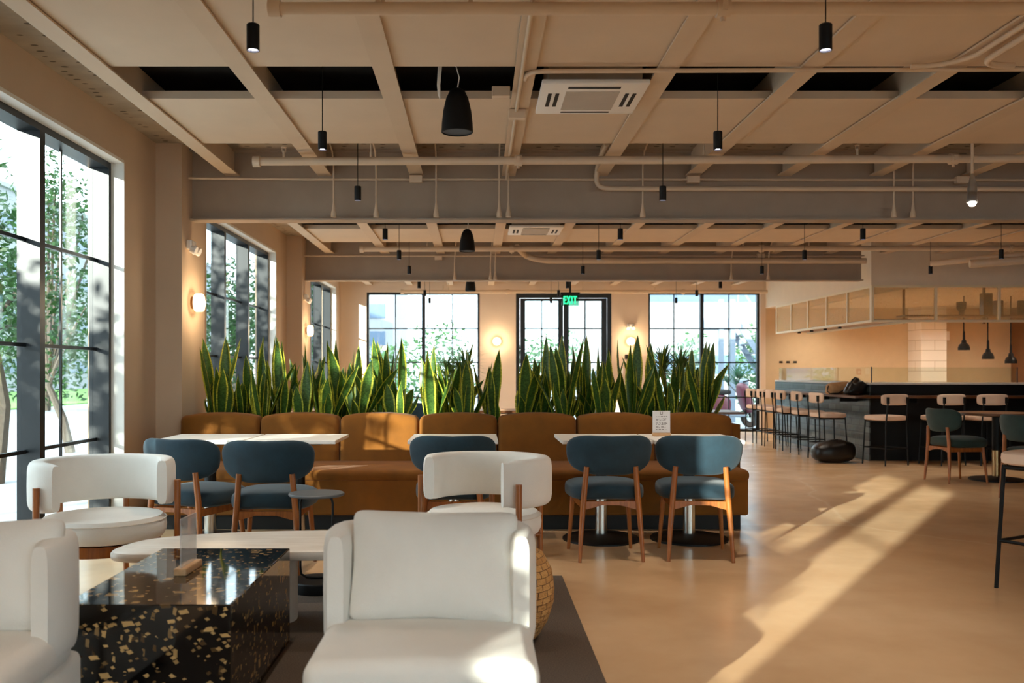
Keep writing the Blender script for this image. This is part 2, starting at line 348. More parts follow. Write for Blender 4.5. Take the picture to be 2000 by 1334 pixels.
    def sweep(s, path, section, scales):
        # path: list of (pos, outward normal); section: (out, up) pairs
        rings = []
        for (p, nrm), (so, su) in zip(path, scales):
            p = Vector(p); nrm = Vector(nrm)
            rings.append([s.bm.verts.new(p + nrm * (o * so) + Vector((0, 0, u * su))) for o, u in section])
        m_ = len(section)
        for i in range(len(rings) - 1):
            for k in range(m_): s.bm.faces.new((rings[i][k], rings[i][(k + 1) % m_], rings[i + 1][(k + 1) % m_], rings[i + 1][k]))
        s.bm.faces.new(rings[0][::-1]); s.bm.faces.new(rings[-1]); return s
    def prism(s, pts, z0, z1, mat=None):
        T = lambda v: (mat @ Vector(v)) if mat else Vector(v)
        lo = [s.bm.verts.new(T((x, y, z0))) for x, y in pts]; hi = [s.bm.verts.new(T((x, y, z1))) for x, y in pts]; n = len(pts)
        s.bm.faces.new(lo[::-1]); s.bm.faces.new(hi)
        for k in range(n): s.bm.faces.new((lo[k], lo[(k + 1) % n], hi[(k + 1) % n], hi[k]))
        return s
    def blade(s, base, heading, length, width, lean, curl, twist=0.0, prof='snake', n=9, fold=0.25, droop=0.0):
        base = Vector(base); h = Vector((math.cos(heading), math.sin(heading), 0)); side0 = Vector((-math.sin(heading), math.cos(heading), 0))
        p = base.copy(); rows = []; ang = lean
        for i in range(n + 1):
            f = i / n
            if prof == 'snake': wd = width * (0.45 + 0.75 * math.sin(min(1, f * 1.25) * PI * 0.55)) * (1 - max(0, (f - 0.62) / 0.38) ** 1.7)
            else: wd = width * (0.55 + 0.9 * f * (1 - f) * 2) * (1 - f ** 3)
            ang2 = ang + curl * f + droop * f * f
            d = h * math.sin(ang2) + Vector((0, 0, 1)) * math.cos(ang2)
            up = h * math.cos(ang2) - Vector((0, 0, 1)) * math.sin(ang2)
            tw = twist * f; sd = side0 * math.cos(tw) + up * math.sin(tw); nn = up * math.cos(tw) - side0 * math.sin(tw)
            rows.append([s.bm.verts.new(p + sd * (wd * q) + nn * (fold * wd * abs(q))) for q in (-0.5, -0.25, 0, 0.25, 0.5)])
            p = p + d * (length / n)
        for i in range(n):
            for k in range(4):
                f_ = s.bm.faces.new((rows[i][k], rows[i][k + 1], rows[i + 1][k + 1], rows[i + 1][k]))
                for l, (uu, vv) in zip(f_.loops, ((k, i), (k + 1, i), (k + 1, i + 1), (k, i + 1))): l[s.uv].uv = (uu / 4, vv / n)
    def leaves(s, c, rad, n, size, rg):
        c = Vector(c)
        for _ in range(n):
            while True:
                q = Vector((rg.uniform(-1, 1), rg.uniform(-1, 1), rg.uniform(-1, 1)))
                if 0.12 < q.length < 1: break
            p = c + Vector((q.x * rad[0], q.y * rad[1], q.z * rad[2]))
            d = Vector((rg.gauss(0, 1), rg.gauss(0, 1), rg.gauss(0, 0.7))).normalized(); e = d.orthogonal().normalized()
            e = (Matrix.Rotation(rg.uniform(0, 6.28), 3, d) @ e); L = size * rg.uniform(0.6, 1.3); W = L * 0.42
            vs = [s.bm.verts.new(p), s.bm.verts.new(p + d * L * 0.5 + e * W * 0.5), s.bm.verts.new(p + d * L), s.bm.verts.new(p + d * L * 0.5 - e * W * 0.5)]
            f = s.bm.faces.new(vs)
            for l, uv in zip(f.loops, ((0.5, 0), (0, 0.5), (0.5, 1), (1, 0.5))): l[s.uv].uv = uv
    def build(s, name, mat, parent=None, smooth=False, loc=None, rotz=None, recalc=True):
        if recalc: bmesh.ops.recalc_face_normals(s.bm, faces=s.bm.faces)
        me = bpy.data.meshes.new(name); s.bm.to_mesh(me); s.bm.free()
        me.materials.append(mat)
        if smooth:
            me.polygons.foreach_set('use_smooth', [True] * len(me.polygons))
            try: me.set_sharp_from_angle(angle=R(38))
            except Exception: pass
        o = bpy.data.objects.new(name, me); COL.objects.link(o)
        if parent: o.parent = parent
        if loc: o.location = loc
        if rotz is not None: o.rotation_euler = (0, 0, rotz)
        return o
def tag(o, label=None, cat=None, group=None, kind=None):
    if label: o['label'] = label
    if cat: o['category'] = cat
    if group: o['group'] = group
    if kind: o['kind'] = kind
    return o
def thing(name, label, cat, loc=(0, 0, 0), rotz=0.0, group=None):
    o = bpy.data.objects.new(name, None); COL.objects.link(o); o.empty_display_size = 0.1
    o.location = loc; o.rotation_euler = (0, 0, rotz); return tag(o, label, cat, group)
def struct(name, mb, mat, parent=None, smooth=False):
    o = mb.build(name, mat, parent, smooth)
    if not parent: o['kind'] = 'structure'
    return o
def sroot(name, loc=(0, 0, 0)):
    o = bpy.data.objects.new(name, None); COL.objects.link(o); o.location = loc; o['kind'] = 'structure'; return o
def dup(root, loc, rotz=0.0, label=None, group=None):
    def cp(o, par):
        c = o.copy(); COL.objects.link(c)
        if par is not None: c.parent = par
        for ch in [x for x in KIDS.get(o.name, [])]: cp(ch, c)
        return c
    KIDS = {}
    for x in COL.objects:
        if x.parent: KIDS.setdefault(x.parent.name, []).append(x)
    r = cp(root, None); r.location = loc; r.rotation_euler = (0, 0, rotz)
    if label: r['label'] = label
    if group: r['group'] = group
    return r
ORD = ['first', 'second', 'third', 'fourth', 'fifth', 'sixth', 'seventh', 'eighth', 'ninth', 'tenth', 'eleventh', 'twelfth', 'thirteenth', 'fourteenth', 'fifteenth', 'sixteenth', 'seventeenth']
def spot(name, loc, energy, color, angle=80, blend=0.6, size=0.03, parent=None, direction=None):
    l = bpy.data.lights.new(name, 'SPOT'); l.energy = energy; l.color = color; l.spot_size = R(angle); l.spot_blend = blend; l.shadow_soft_size = size
    o = bpy.data.objects.new(name, l); COL.objects.link(o); o.location = loc
    if parent: o.parent = parent
    return o

# ------------------------------------------------------------ room dimensions
WX, GX, PX = -2.72, -2.82, -2.5          # left wall face, window frame face, pilaster face
YB, YF, XR = 18.3, -4.6, 10.6            # back wall, front wall, right wall
BEAMS = [-2.6, 2.75, 8.1, 13.45]
ZD, ZJ, ZP, WT = 3.13, 2.91, 2.93, 2.8   # deck, joist bottom, panel bottom, window head
struct('floor', MB().box(-3.2, XR + 0.3, YF - 0.3, YB + 0.3, -0.12, 0), M['floor'])
struct('ceiling', MB().box(-3.3, XR + 0.3, YF - 0.3, YB + 0.3, ZD, ZD + 0.2), M['deck'])
struct('wall_right', MB().box(XR, XR + 0.25, YF, YB, 0, ZD), M['brown_wall'])
# left wall: pieces around the window openings, one pilaster at each beam
LW = [(-2.45, -0.40), (3.9, 7.1), (9.25, 12.45), (14.6, 17.75)]
lw = MB(); ys = YF
for a, b_ in LW:
    lw.box(-3.0, WX, ys, a, 0, ZD); lw.box(-3.0, WX, a, b_, WT + 0.02, ZD); ys = b_
lw.box(-3.0, WX, ys, YB, 0, ZD)
for yb in (2.75, 8.1, 13.45): lw.box(WX, PX, yb - 0.3, yb + 0.36, 0, ZD)
struct('wall_left', lw, M['wall'])
def window(name, axis, a, b_, plane, out, thick, thins, rows, top, depth=0.15, fw=0.045, z0=0.0):
    # axis 'y': window in a wall parallel to Y at x=plane; out = +1/-1 direction to the outside
    root = sroot(name)
    def bx(mb, s0, s1, d0, d1, z0_, z1):
        p, q = sorted((plane + out * d0, plane + out * d1))
        if axis == 'y': mb.box(p, q, s0, s1, z0_, z1)
        else: mb.box(s0, s1, p, q, z0_, z1)
    f = MB()
    bx(f, a, a + fw, 0, depth, z0, top); bx(f, b_ - fw, b_, 0, depth, z0, top)
    bx(f, a + fw, b_ - fw, 0, depth, top - fw, top); bx(f, a + fw, b_ - fw, 0, depth, z0, z0 + 0.05)
    f.build('frame', M['black_steel'], root)
    for tk in thick:
        mu = MB(); bx(mu, tk - 0.035, tk + 0.035, 0, depth, z0 + 0.05, top - fw); mu.build('mullion', M['black_steel'], root)
    g = MB(); gd = depth - 0.03
    for th in thins: bx(g, th - 0.011, th + 0.011, gd - 0.018, gd - 0.005, z0 + 0.05, top - fw)
    for z in rows: bx(g, a + fw, b_ - fw, gd - 0.0305, gd - 0.0055, z - 0.012, z + 0.012)
    g.build('muntin_bars', M['black_steel'], root)
    pn = MB(); bx(pn, a + fw, b_ - fw, gd, gd + 0.004, z0 + 0.05, top - fw); pn.build('glass', M['pane'], root)
    return root
ROWS = [0.68, 1.37, 2.05]
tr = MB()
for i, (a, b_) in enumerate(LW):
    pass
    if i == 0: thick, thins = [-1.52], []
    elif i == 2: thick = [a + (b_ - a) / 3, a + 2 * (b_ - a) / 3]; thins = []
    elif i == 3: thick = [a + (b_ - a) / 3, a + 2 * (b_ - a) / 3]; thins = []
    else: thick = [4.87, 5.98]; thins = [4.4, 5.42, 6.48]
    window('window_%d' % (i + 1), 'y', a, b_, GX, -1, thick, thins, ROWS, WT)
rv = MB()
for a, b_ in LW:
    rv.box(GX + 0.001, WX + 0.002, b_ - 0.006, b_ + 0.004, 0, WT + 0.01); rv.box(GX + 0.001, WX + 0.002, a - 0.004, a + 0.006, 0, WT + 0.01); rv.box(GX + 0.001, WX + 0.002, a + 0.006, b_ - 0.006, WT, WT + 0.024)
struct('trim_1', rv, M['reveal'])
# back wall with two windows and the double door
bw = MB(); ops = [(-2.2, 0.05), (0.77, 2.67), (3.4, 5.62)]; xs = -3.0
for a, b_ in ops:
    bw.box(xs, a, YB, YB + 0.3, 0, ZD); bw.box(a, b_, YB, YB + 0.3, 2.77, ZD); xs = b_
bw.box(xs, 5.73, YB, YB + 0.3, 0, ZD)
struct('wall_back', bw, M['back_wall'])
struct('wall_kitchen', MB().box(5.73, XR, YB, YB + 0.3, 0, ZD), M['kitchen'])
window('window_5', 'x', -2.2, 0.05, YB + 0.06, 1, [-1.07], [-1.63, -0.5], ROWS, 2.77, 0.1)
window('window_6', 'x', 3.4, 5.62, YB + 0.06, 1, [4.48], [3.93, 5.03], ROWS, 2.77, 0.1)
dr = sroot('door_1')
f = MB(); f.box(0.77, 0.85, YB + 0.05, YB + 0.16, 0, 2.77); f.box(2.59, 2.67, YB + 0.05, YB + 0.16, 0, 2.77); f.box(0.85, 2.59, YB + 0.05, YB + 0.16, 2.66, 2.77)
f.build('door_frame', M['black_steel'], dr)
for (a, b_) in ((0.86, 1.715), (1.725, 2.58)):
    lf = MB(); y0, y1 = YB + 0.07, YB + 0.13; sw = 0.1
    lf.box(a, a + sw, y0, y1, 0.01, 2.65); lf.box(b_ - sw, b_, y0, y1, 0.01, 2.65); lf.box(a + sw, b_ - sw, y0, y1, 2.6, 2.65); lf.box(a + sw, b_ - sw, y0, y1, 0.01, 0.2)
    mid = (a + b_) / 2; lf.box(mid - 0.012, mid + 0.012, y0 + 0.02, y1 - 0.01, 0.2, 2.6)
    for z in ROWS: lf.box(a + sw, b_ - sw, y0 + 0.021, y1 - 0.011, z - 0.012, z + 0.012)
    leaf = lf.build('door_leaf', M['black_steel'], dr)
    MB().box(a + sw, b_ - sw, y0 + 0.045, y0 + 0.049, 0.2, 2.6).build('door_glass', M['pane'], leaf)
    hb = MB(); hb.tube([(a + 0.12, y0 - 0.05, 1.0), (b_ - 0.12, y0 - 0.05, 1.0)], 0.018); hb.box(a + 0.1, a + 0.14, y0 - 0.06, y0, 0.97, 1.03); hb.box(b_ - 0.14, b_ - 0.1, y0 - 0.06, y0, 0.97, 1.03)
    hb.build('push_bar', M['black_metal'], leaf)
# front wall behind the camera with large shop windows
fw_ = MB(); ops = [(-2.5, 1.6), (1.9, 5.9), (6.2, 10.2)]; xs = -3.0
for a, b_ in ops:
    fw_.box(xs, a, YF - 0.3, YF, 0, ZD); fw_.box(a, b_, YF - 0.3, YF, WT, ZD); xs = b_
fw_.box(xs, XR + 0.2, YF - 0.3, YF, 0, ZD)
struct('wall_front', fw_, M['back_wall'])
for i, (a, b_) in enumerate(ops):
    window('window_%d' % (7 + i), 'x', a, b_, YF - 0.06, -1, [a + (b_ - a) / 2], [a + (b_ - a) / 4, a + 3 * (b_ - a) / 4], ROWS, WT, 0.12)
# bulkhead over the kitchen
struct('wall_bulkhead', MB().box(5.73, XR, 13.4, YB, 2.45, ZD), M['bulk'])
# column clad in white tile
struct('wall_column', MB().box(8.556, 9.04, 17.75, YB, 0, 2.45), M['kitchen_tile'])
# beams
for yb in BEAMS:
    xe = 5.6 if yb > 13 else XR
    bmb = MB(); bmb.box(PX if yb > 2 else WX, xe, yb - 0.012, yb + 0.012, 2.53, ZD); bmb.box(PX if yb > 2 else WX, xe, yb - 0.09, yb + 0.09, 2.515, 2.53)
    bmb.box(PX if yb > 2 else WX, xe, yb - 0.09, yb + 0.09, ZD - 0.015, ZD); struct('ceiling_beam', bmb, M['beam'])
JX = [-2.14 + 0.805 * k for k in range(16)]
BAYS = [(YF, -2.6), (-2.6, 2.75), (2.75, 8.1), (8.1, 13.45), (13.45, YB)]
for bi, (y0, y1) in enumerate(BAYS):
    for x in JX:
        if bi == 4 and x > 5.6: continue
        e = 0.02 if bi < 4 else 0
        j = MB(); j.box(x - 0.06, x + 0.06, y0 + 0.02, y1 - e, ZJ, ZJ + 0.012); j.box(x - 0.012, x + 0.012, y0 + 0.02, y1 - e, ZJ + 0.012, ZD)
        struct('ceiling_joist', j, M['ceil'])
    for k in range(len(JX) - 1):
        if bi == 4 and JX[k + 1] > 5.6: continue
        for r0, r1 in ((0.85, 2.48), (3.10, 4.25)):
            if y0 + r1 > YB or bi == 0: continue
            struct('ceiling_panel', MB().box(JX[k] + 0.015, JX[k + 1] - 0.015, y0 + r0, y0 + r1, ZP, ZP + 0.05), M['panel'])
        if bi >= 2:
            struct('ceiling_insulation', MB().box(JX[k] + 0.015, JX[k + 1] - 0.015, y0 + 2.2, y0 + 3.9, ZD - 0.02, ZD - 0.001), M['black_board'])

# ------------------------------------------------------------ furniture makers
def make_chair(name, label, mat, wd, cat='chair', group=None):
    t = thing(name, label, cat, group=group)          # faces +Y, backrest at -Y
    def back(p):
        h = (p.z) / 0.13
        x = p.x * (1.0 + 0.07 * h - 0.05 * h * h); return (x, -0.235 + p.y + 1.25 * p.x * p.x - 0.10 * p.z, 0.675 + p.z - 0.012 * (1 if h > 0 else 0) * math.cos(p.x * 9) * h)
    MB().sup(0.272, 0.030, 0.130, 0.55, 0.62, 44, 16, back).build('backrest', mat, t, True)
    def seat(p): return (p.x * (1 + 0.06 * p.z / 0.24), p.z + 0.02, 0.425 - p.y * 1.0 + 0.015 * (1 - (p.x / 0.25) ** 2))
    MB().sup(0.245, 0.058, 0.235, 0.45, 0.55, 44, 16, seat).build('seat', mat, t, True)
    for sx in (-1, 1):
        MB().tube([(sx * 0.200, -0.235, 0), (sx * 0.190, -0.222, 0.18), (sx * 0.170, -0.212, 0.42), (sx * 0.155, -0.222, 0.60)], [0.011, 0.016, 0.019, 0.017], 12).build('leg', wd, t, True)
        MB().tube([(sx * 0.212, 0.215, 0), (sx * 0.185, 0.18, 0.38)], [0.011, 0.018], 12).build('leg', wd, t, True)
    ap = MB()
    ap.prism([(-0.17, 0), (-0.06, 0.03), (0.06, 0.03), (0.17, 0), (0.17, 0.055), (-0.17, 0.055)], -0.011, 0.011, Matrix.Translation((0, -0.205, 0.325)) @ Matrix.Rotation(R(90), 4, 'X'))
    ap.prism([(-0.18, 0), (-0.06, 0.02), (0.06, 0.02), (0.18, 0), (0.18, 0.05), (-0.18, 0.05)], -0.011, 0.011, Matrix.Translation((0, 0.18, 0.33)) @ Matrix.Rotation(R(90), 4, 'X'))
    for sx in (-1, 1): ap.box(sx * 0.175 - 0.011, sx * 0.175 + 0.011, -0.20, 0.18, 0.335, 0.378)
    ap.build('apron', wd, t)
    return t
def make_stool(name, label, group=None):
    t = thing(name, label, 'bar stool', group=group)
    def back(p): return (p.x, -0.20 + p.y + 0.9 * p.x * p.x, 0.838 + p.z)
    MB().sup(0.215, 0.022, 0.072, 0.5, 0.4, 32, 12, back).build('backrest', M['pink'], t, True)
    def seat(p): return (p.x, p.z + 0.0, 0.602 - p.y)
    MB().sup(0.215, 0.036, 0.205, 0.4, 0.5, 32, 12, seat).build('seat', M['pink'], t, True)
    for sx in (-1, 1):
        b = MB(); b.tube([(sx * 0.185, -0.195, 0), (sx * 0.165, -0.19, 0.55), (sx * 0.155, -0.215, 0.86)], 0.0095, 8); b.box(sx * 0.155 - 0.012, sx * 0.155 + 0.012, -0.226, -0.196, 0.79, 0.87)
        b.build('leg', M['black_metal'], t, True)
        MB().tube([(sx * 0.19, 0.19, 0), (sx * 0.17, 0.165, 0.57)], 0.0095, 8).build('leg', M['black_metal'], t, True)
    f = MB()
    c = [(-0.176, -0.193), (0.176, -0.193), (0.182, 0.18), (-0.182, 0.18)]
    for i in range(4): f.tube([c[i] + (0.22,), c[(i + 1) % 4] + (0.22,)], 0.008, 8)
    f.build('foot_rail', M['black_metal'], t)
    f = MB(); c = [(-0.165, -0.19), (0.165, -0.19), (0.17, 0.165), (-0.17, 0.165)]
    for i in range(4): f.tube([c[i] + (0.557,), c[(i + 1) % 4] + (0.557,)], 0.009, 8)
    f.build('seat_frame', M['black_metal'], t)
    return t
def make_armchair(name, label):
    t = thing(name, label, 'armchair')                  # faces -Y, C-shaped back round +Y
    sec = []
    for k in range(20):
        a = 2 * PI * k / 20; sg = lambda x, e: math.copysign(abs(x) ** e, x)
        sec.append((0.052 * sg(math.cos(a), 0.5), 0.124 * sg(math.sin(a), 0.45)))
    path, sc = [], []; N = 44; A = R(126)
    for i in range(N + 1):
        f = i / N; a = -A + 2 * A * f; r = 0.335
        nx, ny = math.sin(a), math.cos(a)
        fore = 0.02
        path.append(((nx * r, ny * r * 0.96 + fore, 0.622), (nx, ny, 0)))
        e = min(f, 1 - f) * N
        k = [0.55, 0.80, 0.93][int(e)] if e < 3 else 1.0
        sc.append((k, 0.80 + 0.2 * k))
    MB().sweep(path, sec, sc).build('backrest', M['boucle'], t, True)
    # piping near each arm end
    prof = [(0, 0.335), (0.27, 0.335), (0.315, 0.345), (0.330, 0.37), (0.333, 0.40), (0.328, 0.435), (0.31, 0.455), (0.22, 0.468), (0, 0.472)]
    MB().lathe(prof, (0, 0.0, 0), 48).build('seat', M['boucle'], t, True)
    MB().lathe([(0.3315, 0.452), (0.334, 0.4545), (0.3315, 0.457), (0.325, 0.4545), (0.3315, 0.452)], (0, 0, -0.018), 48).build('piping', M['boucle_warm'], t, True)
    ring = MB(); ring.lathe([(0.24, 0.28), (0.30, 0.28), (0.30, 0.334), (0.24, 0.334), (0.24, 0.28)], (0, 0, 0), 40); ring.build('seat_ring', M['walnut'], t)
    for a, top in ((R(-115), 0.63), (R(115), 0.63), (R(-32), 0.56), (R(32), 0.56)):
        rr = 0.402 if top > 0.6 else 0.345
        x, y = math.sin(a) * rr, math.cos(a) * rr * 0.96 + 0.02
        MB().tube([(x, y, 0), (x, y, 0.3), (x, y, top)], [0.015, 0.0175, 0.0175], 14).build('leg', M['walnut'], t, True)
        x2, y2 = math.sin(a) * 0.27, math.cos(a) * 0.27
        MB().tube([(x2, y2, 0.307), (x, y, 0.307)], 0.014, 10).build('bracket', M['walnut'], t, True)
    return t
def make_slipper(name, label):
    t = thing(name, label, 'lounge chair')              # faces -Y
    MB().rbox(-0.315, 0.315, -0.27, 0.38, 0.06, 0.30, 0.03, 3).build('base', M['boucle'], t, True)
    def sf(p):
        z = p.z
        if z > 0.36: z += 0.012 * (1 - min(1, (p.x / 0.3) ** 2)) + 0.0
        return (p.x * (1.0 + 0.0 * p.y), p.y, z)
    MB().rbox(-0.318, 0.318, -0.29, 0.30, 0.28, 0.415, 0.045, 5, None, sf, 6).build('seat', M['boucle'], t, True)
    # back wraps round into two short wings
    sec = []; sg = lambda x, e: math.copysign(abs(x) ** e, x)
    for k in range(20):
        a = 2 * PI * k / 20; sec.append((0.05 * sg(math.cos(a), 0.6), 0.185 * sg(math.sin(a), 0.3)))
    pl = [(-0.285, 0.10), (-0.287, 0.15), (-0.288, 0.21), (-0.286, 0.27), (-0.27, 0.325), (-0.235, 0.355), (-0.18, 0.365), (-0.09, 0.368), (0, 0.368)]
    pl = pl + [(-x, y) for x, y in pl[-2::-1]]
    path, sc = [], []
    for i, (x, y) in enumerate(pl):
        dx = pl[min(i + 1, len(pl) - 1)][0] - pl[max(i - 1, 0)][0]; dy = pl[min(i + 1, len(pl) - 1)][1] - pl[max(i - 1, 0)][1]; L = math.hypot(dx, dy)
        path.append(((x, y, 0.51), (-dy / L, dx / L, 0))); e = min(i, len(pl) - 1 - i); sc.append(([0.5, 0.85, 1][min(e, 2)], [0.93, 0.98, 1][min(e, 2)]))
    MB().sweep(path, sec, sc).build('backrest', M['boucle'], t, True)
    for sx in (-1, 1):
        for yy in (-0.22, 0.32): MB().tube([(sx * 0.26, yy, 0), (sx * 0.26, yy, 0.07)], [0.014, 0.02], 10).build('leg', M['walnut'], t, True)
    return t
def make_cushion(name, label, w_, h_, d_):
    t_ = MB()
    def f(p):
        x, z = p.x / (w_ / 2), p.z / (h_ / 2)
        return (p.x * (0.97 + 0.05 * z * z), p.y * (1 - 0.3 * (abs(x) ** 3 + abs(z) ** 3) / 2), p.z * (0.96 + 0.09 * x * x) + 0.005 * math.sin(7 * p.x + 1))
    t_.sup(w_ / 2, d_ / 2, h_ / 2, 0.8, 0.17, 72, 24, f)
    o = t_.build(name, M['boucle'], None, True); return tag(o, label, 'cushion')

# ------------------------------------------------------------ banquette, planter, plants
bq = thing('banquette_bench', 'long mustard upholstered banquette bench with seven humped back panels', 'bench', (0, 6.95, 0))
MB().box(-2.42, 2.0, 0.05, 0.85, 0, 0.115).build('plinth', M['plinth'], bq)
MB().rbox(-2.47, 2.05, 0, 0.86, 0.11, 0.40, 0.02, 3).build('seat_base', M['mustard'], bq, True)
MB().rbox(-2.475, 2.055, -0.02, 0.76, 0.37, 0.455, 0.035, 4).build('seat_cushion', M['mustard'], bq, True)
BX = [-2.49, -1.818, -1.15, -0.488, 0.171, 0.834, 1.489, 2.14]
for i in range(7):
    a, b_ = BX[i] + 0.003, BX[i + 1] - 0.003
    def hf(p, a=a, b_=b_):
        u = (p.x - (a + b_) / 2) / ((b_ - a) / 2); z = p.z
        if z > 0.6: z += 0.035 * (1 - abs(u) ** 2.6) - 0.035
        bul = 0.035 * (1 - u * u) * (0.4 + min(1, max(0, (p.z - 0.4) / 0.3)) * 0.6)
        y = p.y - (bul if p.y < 0.84 else 0) + 0.09 * (p.z - 0.45)
        return (p.x, y, z)
    MB().rbox(a, b_, 0.72, 0.90, 0.40, 0.852, 0.04, 4, None, hf, 8).build('backrest_panel', M['mustard'], bq, True)
pt = thing('planter_box', 'long mustard sided planter trough behind the banquette', 'planter', (0, 8.2, 0))
tr_ = MB(); tr_.box(-2.44, 2.27, -0.25, -0.22, 0, 0.74); tr_.box(-2.44, 2.27, 0.22, 0.25, 0, 0.74); tr_.box(-2.44, -2.41, -0.22, 0.22, 0, 0.74); tr_.box(2.24, 2.27, -0.22, 0.22, 0, 0.74); tr_.box(-2.41, 2.24, -0.22, 0.22, 0, 0.05)
tr_.build('trough', M['mustard'], pt); MB().box(-2.41, 2.24, -0.22, 0.22, 0.05, 0.70).build('soil', M['soil'], pt)['kind'] = 'stuff'
PU = [(428, 8.1), (470, 8.25), (510, 8.05), (548, 8.2), (588, 8.1), (634, 8.1), (668, 8.25), (700, 8.08), (742, 8.2), (776, 8.1), (846, 8.12), (878, 8.25), (912, 8.08), (962, 8.15), (1022, 8.12), (1062, 8.25), (1102, 8.08), (1142, 8.2), (1182, 8.12), (1232, 8.1), (1272, 8.22), (1312, 8.08), (1342, 8.2), (1376, 8.1)]
PX_ = [((u - 932) / 1800 * y, y) for u, y in PU]
for i, (x, y) in enumerate(PX_):
    mb = MB(); rg = random.Random(100 + i)
    n = rg.randint(11, 16)
    for k in range(n):
        h = rg.uniform(0, 2 * PI); L = rg.choice([rg.uniform(0.24, 0.44), rg.uniform(0.38, 0.66), rg.uniform(0.56, 0.84)])
        rad = rg.uniform(0.0, 0.055)
        mb.blade((rad * math.cos(h), rad * math.sin(h) * 0.8, 0), h + rg.uniform(-0.4, 0.4), L, rg.uniform(0.06, 0.098), rg.uniform(0.04, 0.38) * (0.6 if L > 0.7 else 1.25), rg.uniform(-0.25, 0.35), rg.uniform(-1.4, 1.4), 'snake', 10, 0.28)
    o = mb.build('snake_plant', M['snake'], None, True, (x, y, 0.695), recalc=False)
    tag(o, 'snake plant with yellow edged leaves, %s from the window end of the planter' % (ORD + ['eighteenth', 'nineteenth', 'twentieth', 'twenty-first', 'twenty-second', 'twenty-third', 'twenty-fourth'])[i], 'plant', 'snake plants in the long planter')
def floor_plant(x, y, label, seed):
    t = thing('spiky_potted_plant', label, 'plant', (x, y, 0)); rg = random.Random(seed)
    MB().lathe([(0, 0.0), (0.17, 0.0), (0.21, 0.4), (0.19, 0.4), (0.18, 0.36), (0, 0.36)], (0, 0, 0), 24).build('pot', M['stone_leg'], t, True)
    st = MB(); lv = MB()
    for k in range(4):
        a = k * 1.6 + rg.random(); tip = Vector((0.16 * math.cos(a), 0.16 * math.sin(a), rg.uniform(1.1, 1.42)))
        st.tube([(0.03 * math.cos(a), 0.03 * math.sin(a), 0.3), (0.08 * math.cos(a), 0.08 * math.sin(a), 0.8), tip], [0.018, 0.014, 0.012], 8)
        for q in range(70):
            lv.blade(tip - Vector((0, 0, rg.uniform(0, 0.16))), rg.uniform(0, 6.28), rg.uniform(0.28, 0.46), 0.022, rg.uniform(0.15, 1.7), 0.3, 0, 'strap', 5, 0.2, 0.5)
    st.build('stem', M['bark'], t, True); lv.build('foliage', M['dracaena'], t, True, recalc=False)
floor_plant(-0.30, 13.2, 'spiky potted plant in front of the window beside the doors, window wall side', 5)
floor_plant(2.78, 13.2, 'spiky potted plant in front of the window on the kitchen side', 9)

# ------------------------------------------------------------ chairs and tables at the banquette
ch = make_chair('dining_chair', 'teal velvet dining chair with walnut legs beside the window wall, turned slightly', M['teal'], M['walnut'], group='teal chairs along the banquette')
ch.location = (-1.74, 5.72, 0); ch.rotation_euler = (0, 0, R(-20))
dup(ch, (-1.235, 5.60, 0), 0, 'teal velvet dining chair beside the small round grey table')
dup(ch, (-0.155, 6.0, 0), 0, 'teal velvet dining chair half hidden behind the white armchair')
dup(ch, (0.835, 6.02, 0), R(2), 'teal velvet dining chair at the table beside the menu stand table')
dup(ch, (1.425, 6.02, 0), R(-5), 'teal velvet dining chair at the end of the banquette, in front of the menu stand')
def make_table(name, label, top_mat, half, z, round_=False, group=None):
    t = thing(name, label, 'table', group=group)
    if round_: MB().lathe([(0, z - 0.03), (half - 0.02, z - 0.03), (half, z - 0.02), (half, z), (0, z)], (0, 0, 0), 48).build('tabletop', top_mat, t, True)
    else: MB().rbox(-half, half, -0.325, 0.325, z - 0.026, z, 0.004, 2).build('tabletop', top_mat, t)
    c = MB(); c.tube([(0, 0, z - 0.04), (0, 0, 0.30)], 0.041, 20); c.box(-0.18, 0.18, -0.18, 0.18, z - 0.042, z - 0.026); c.build('column', M['black_metal'], t, True)
    MB().tube([(0, 0, 0.33), (0, 0, 0.04)], 0.043, 24).build('column_sleeve', M['steel'], t, True)
    MB().lathe([(0, 0), (0.275, 0), (0.275, 0.012), (0.262, 0.022), (0.05, 0.045), (0, 0.045)], (0, 0, 0), 48).build('base_disc', M['black_metal'], t, True)
    return t
tb = make_table('cafe_table', 'white square topped cafe table at the window end of the banquette', M['white_top'], 0.308, 0.73, group='white tables along the banquette')
tb.location = (-1.905, 6.58, 0)
dup(tb, (-1.270, 6.58, 0), 0, 'white square topped cafe table, second from the window end of the banquette')
dup(tb, (-0.165, 6.58, 0), 0, 'white square topped cafe table standing alone at the middle of the banquette')
dup(tb, (0.885, 6.58, 0), 0, 'white square topped cafe table without a menu next to the menu stand table')
dup(tb, (1.512, 6.58, 0), 0, 'white square topped cafe table carrying the menu stand')
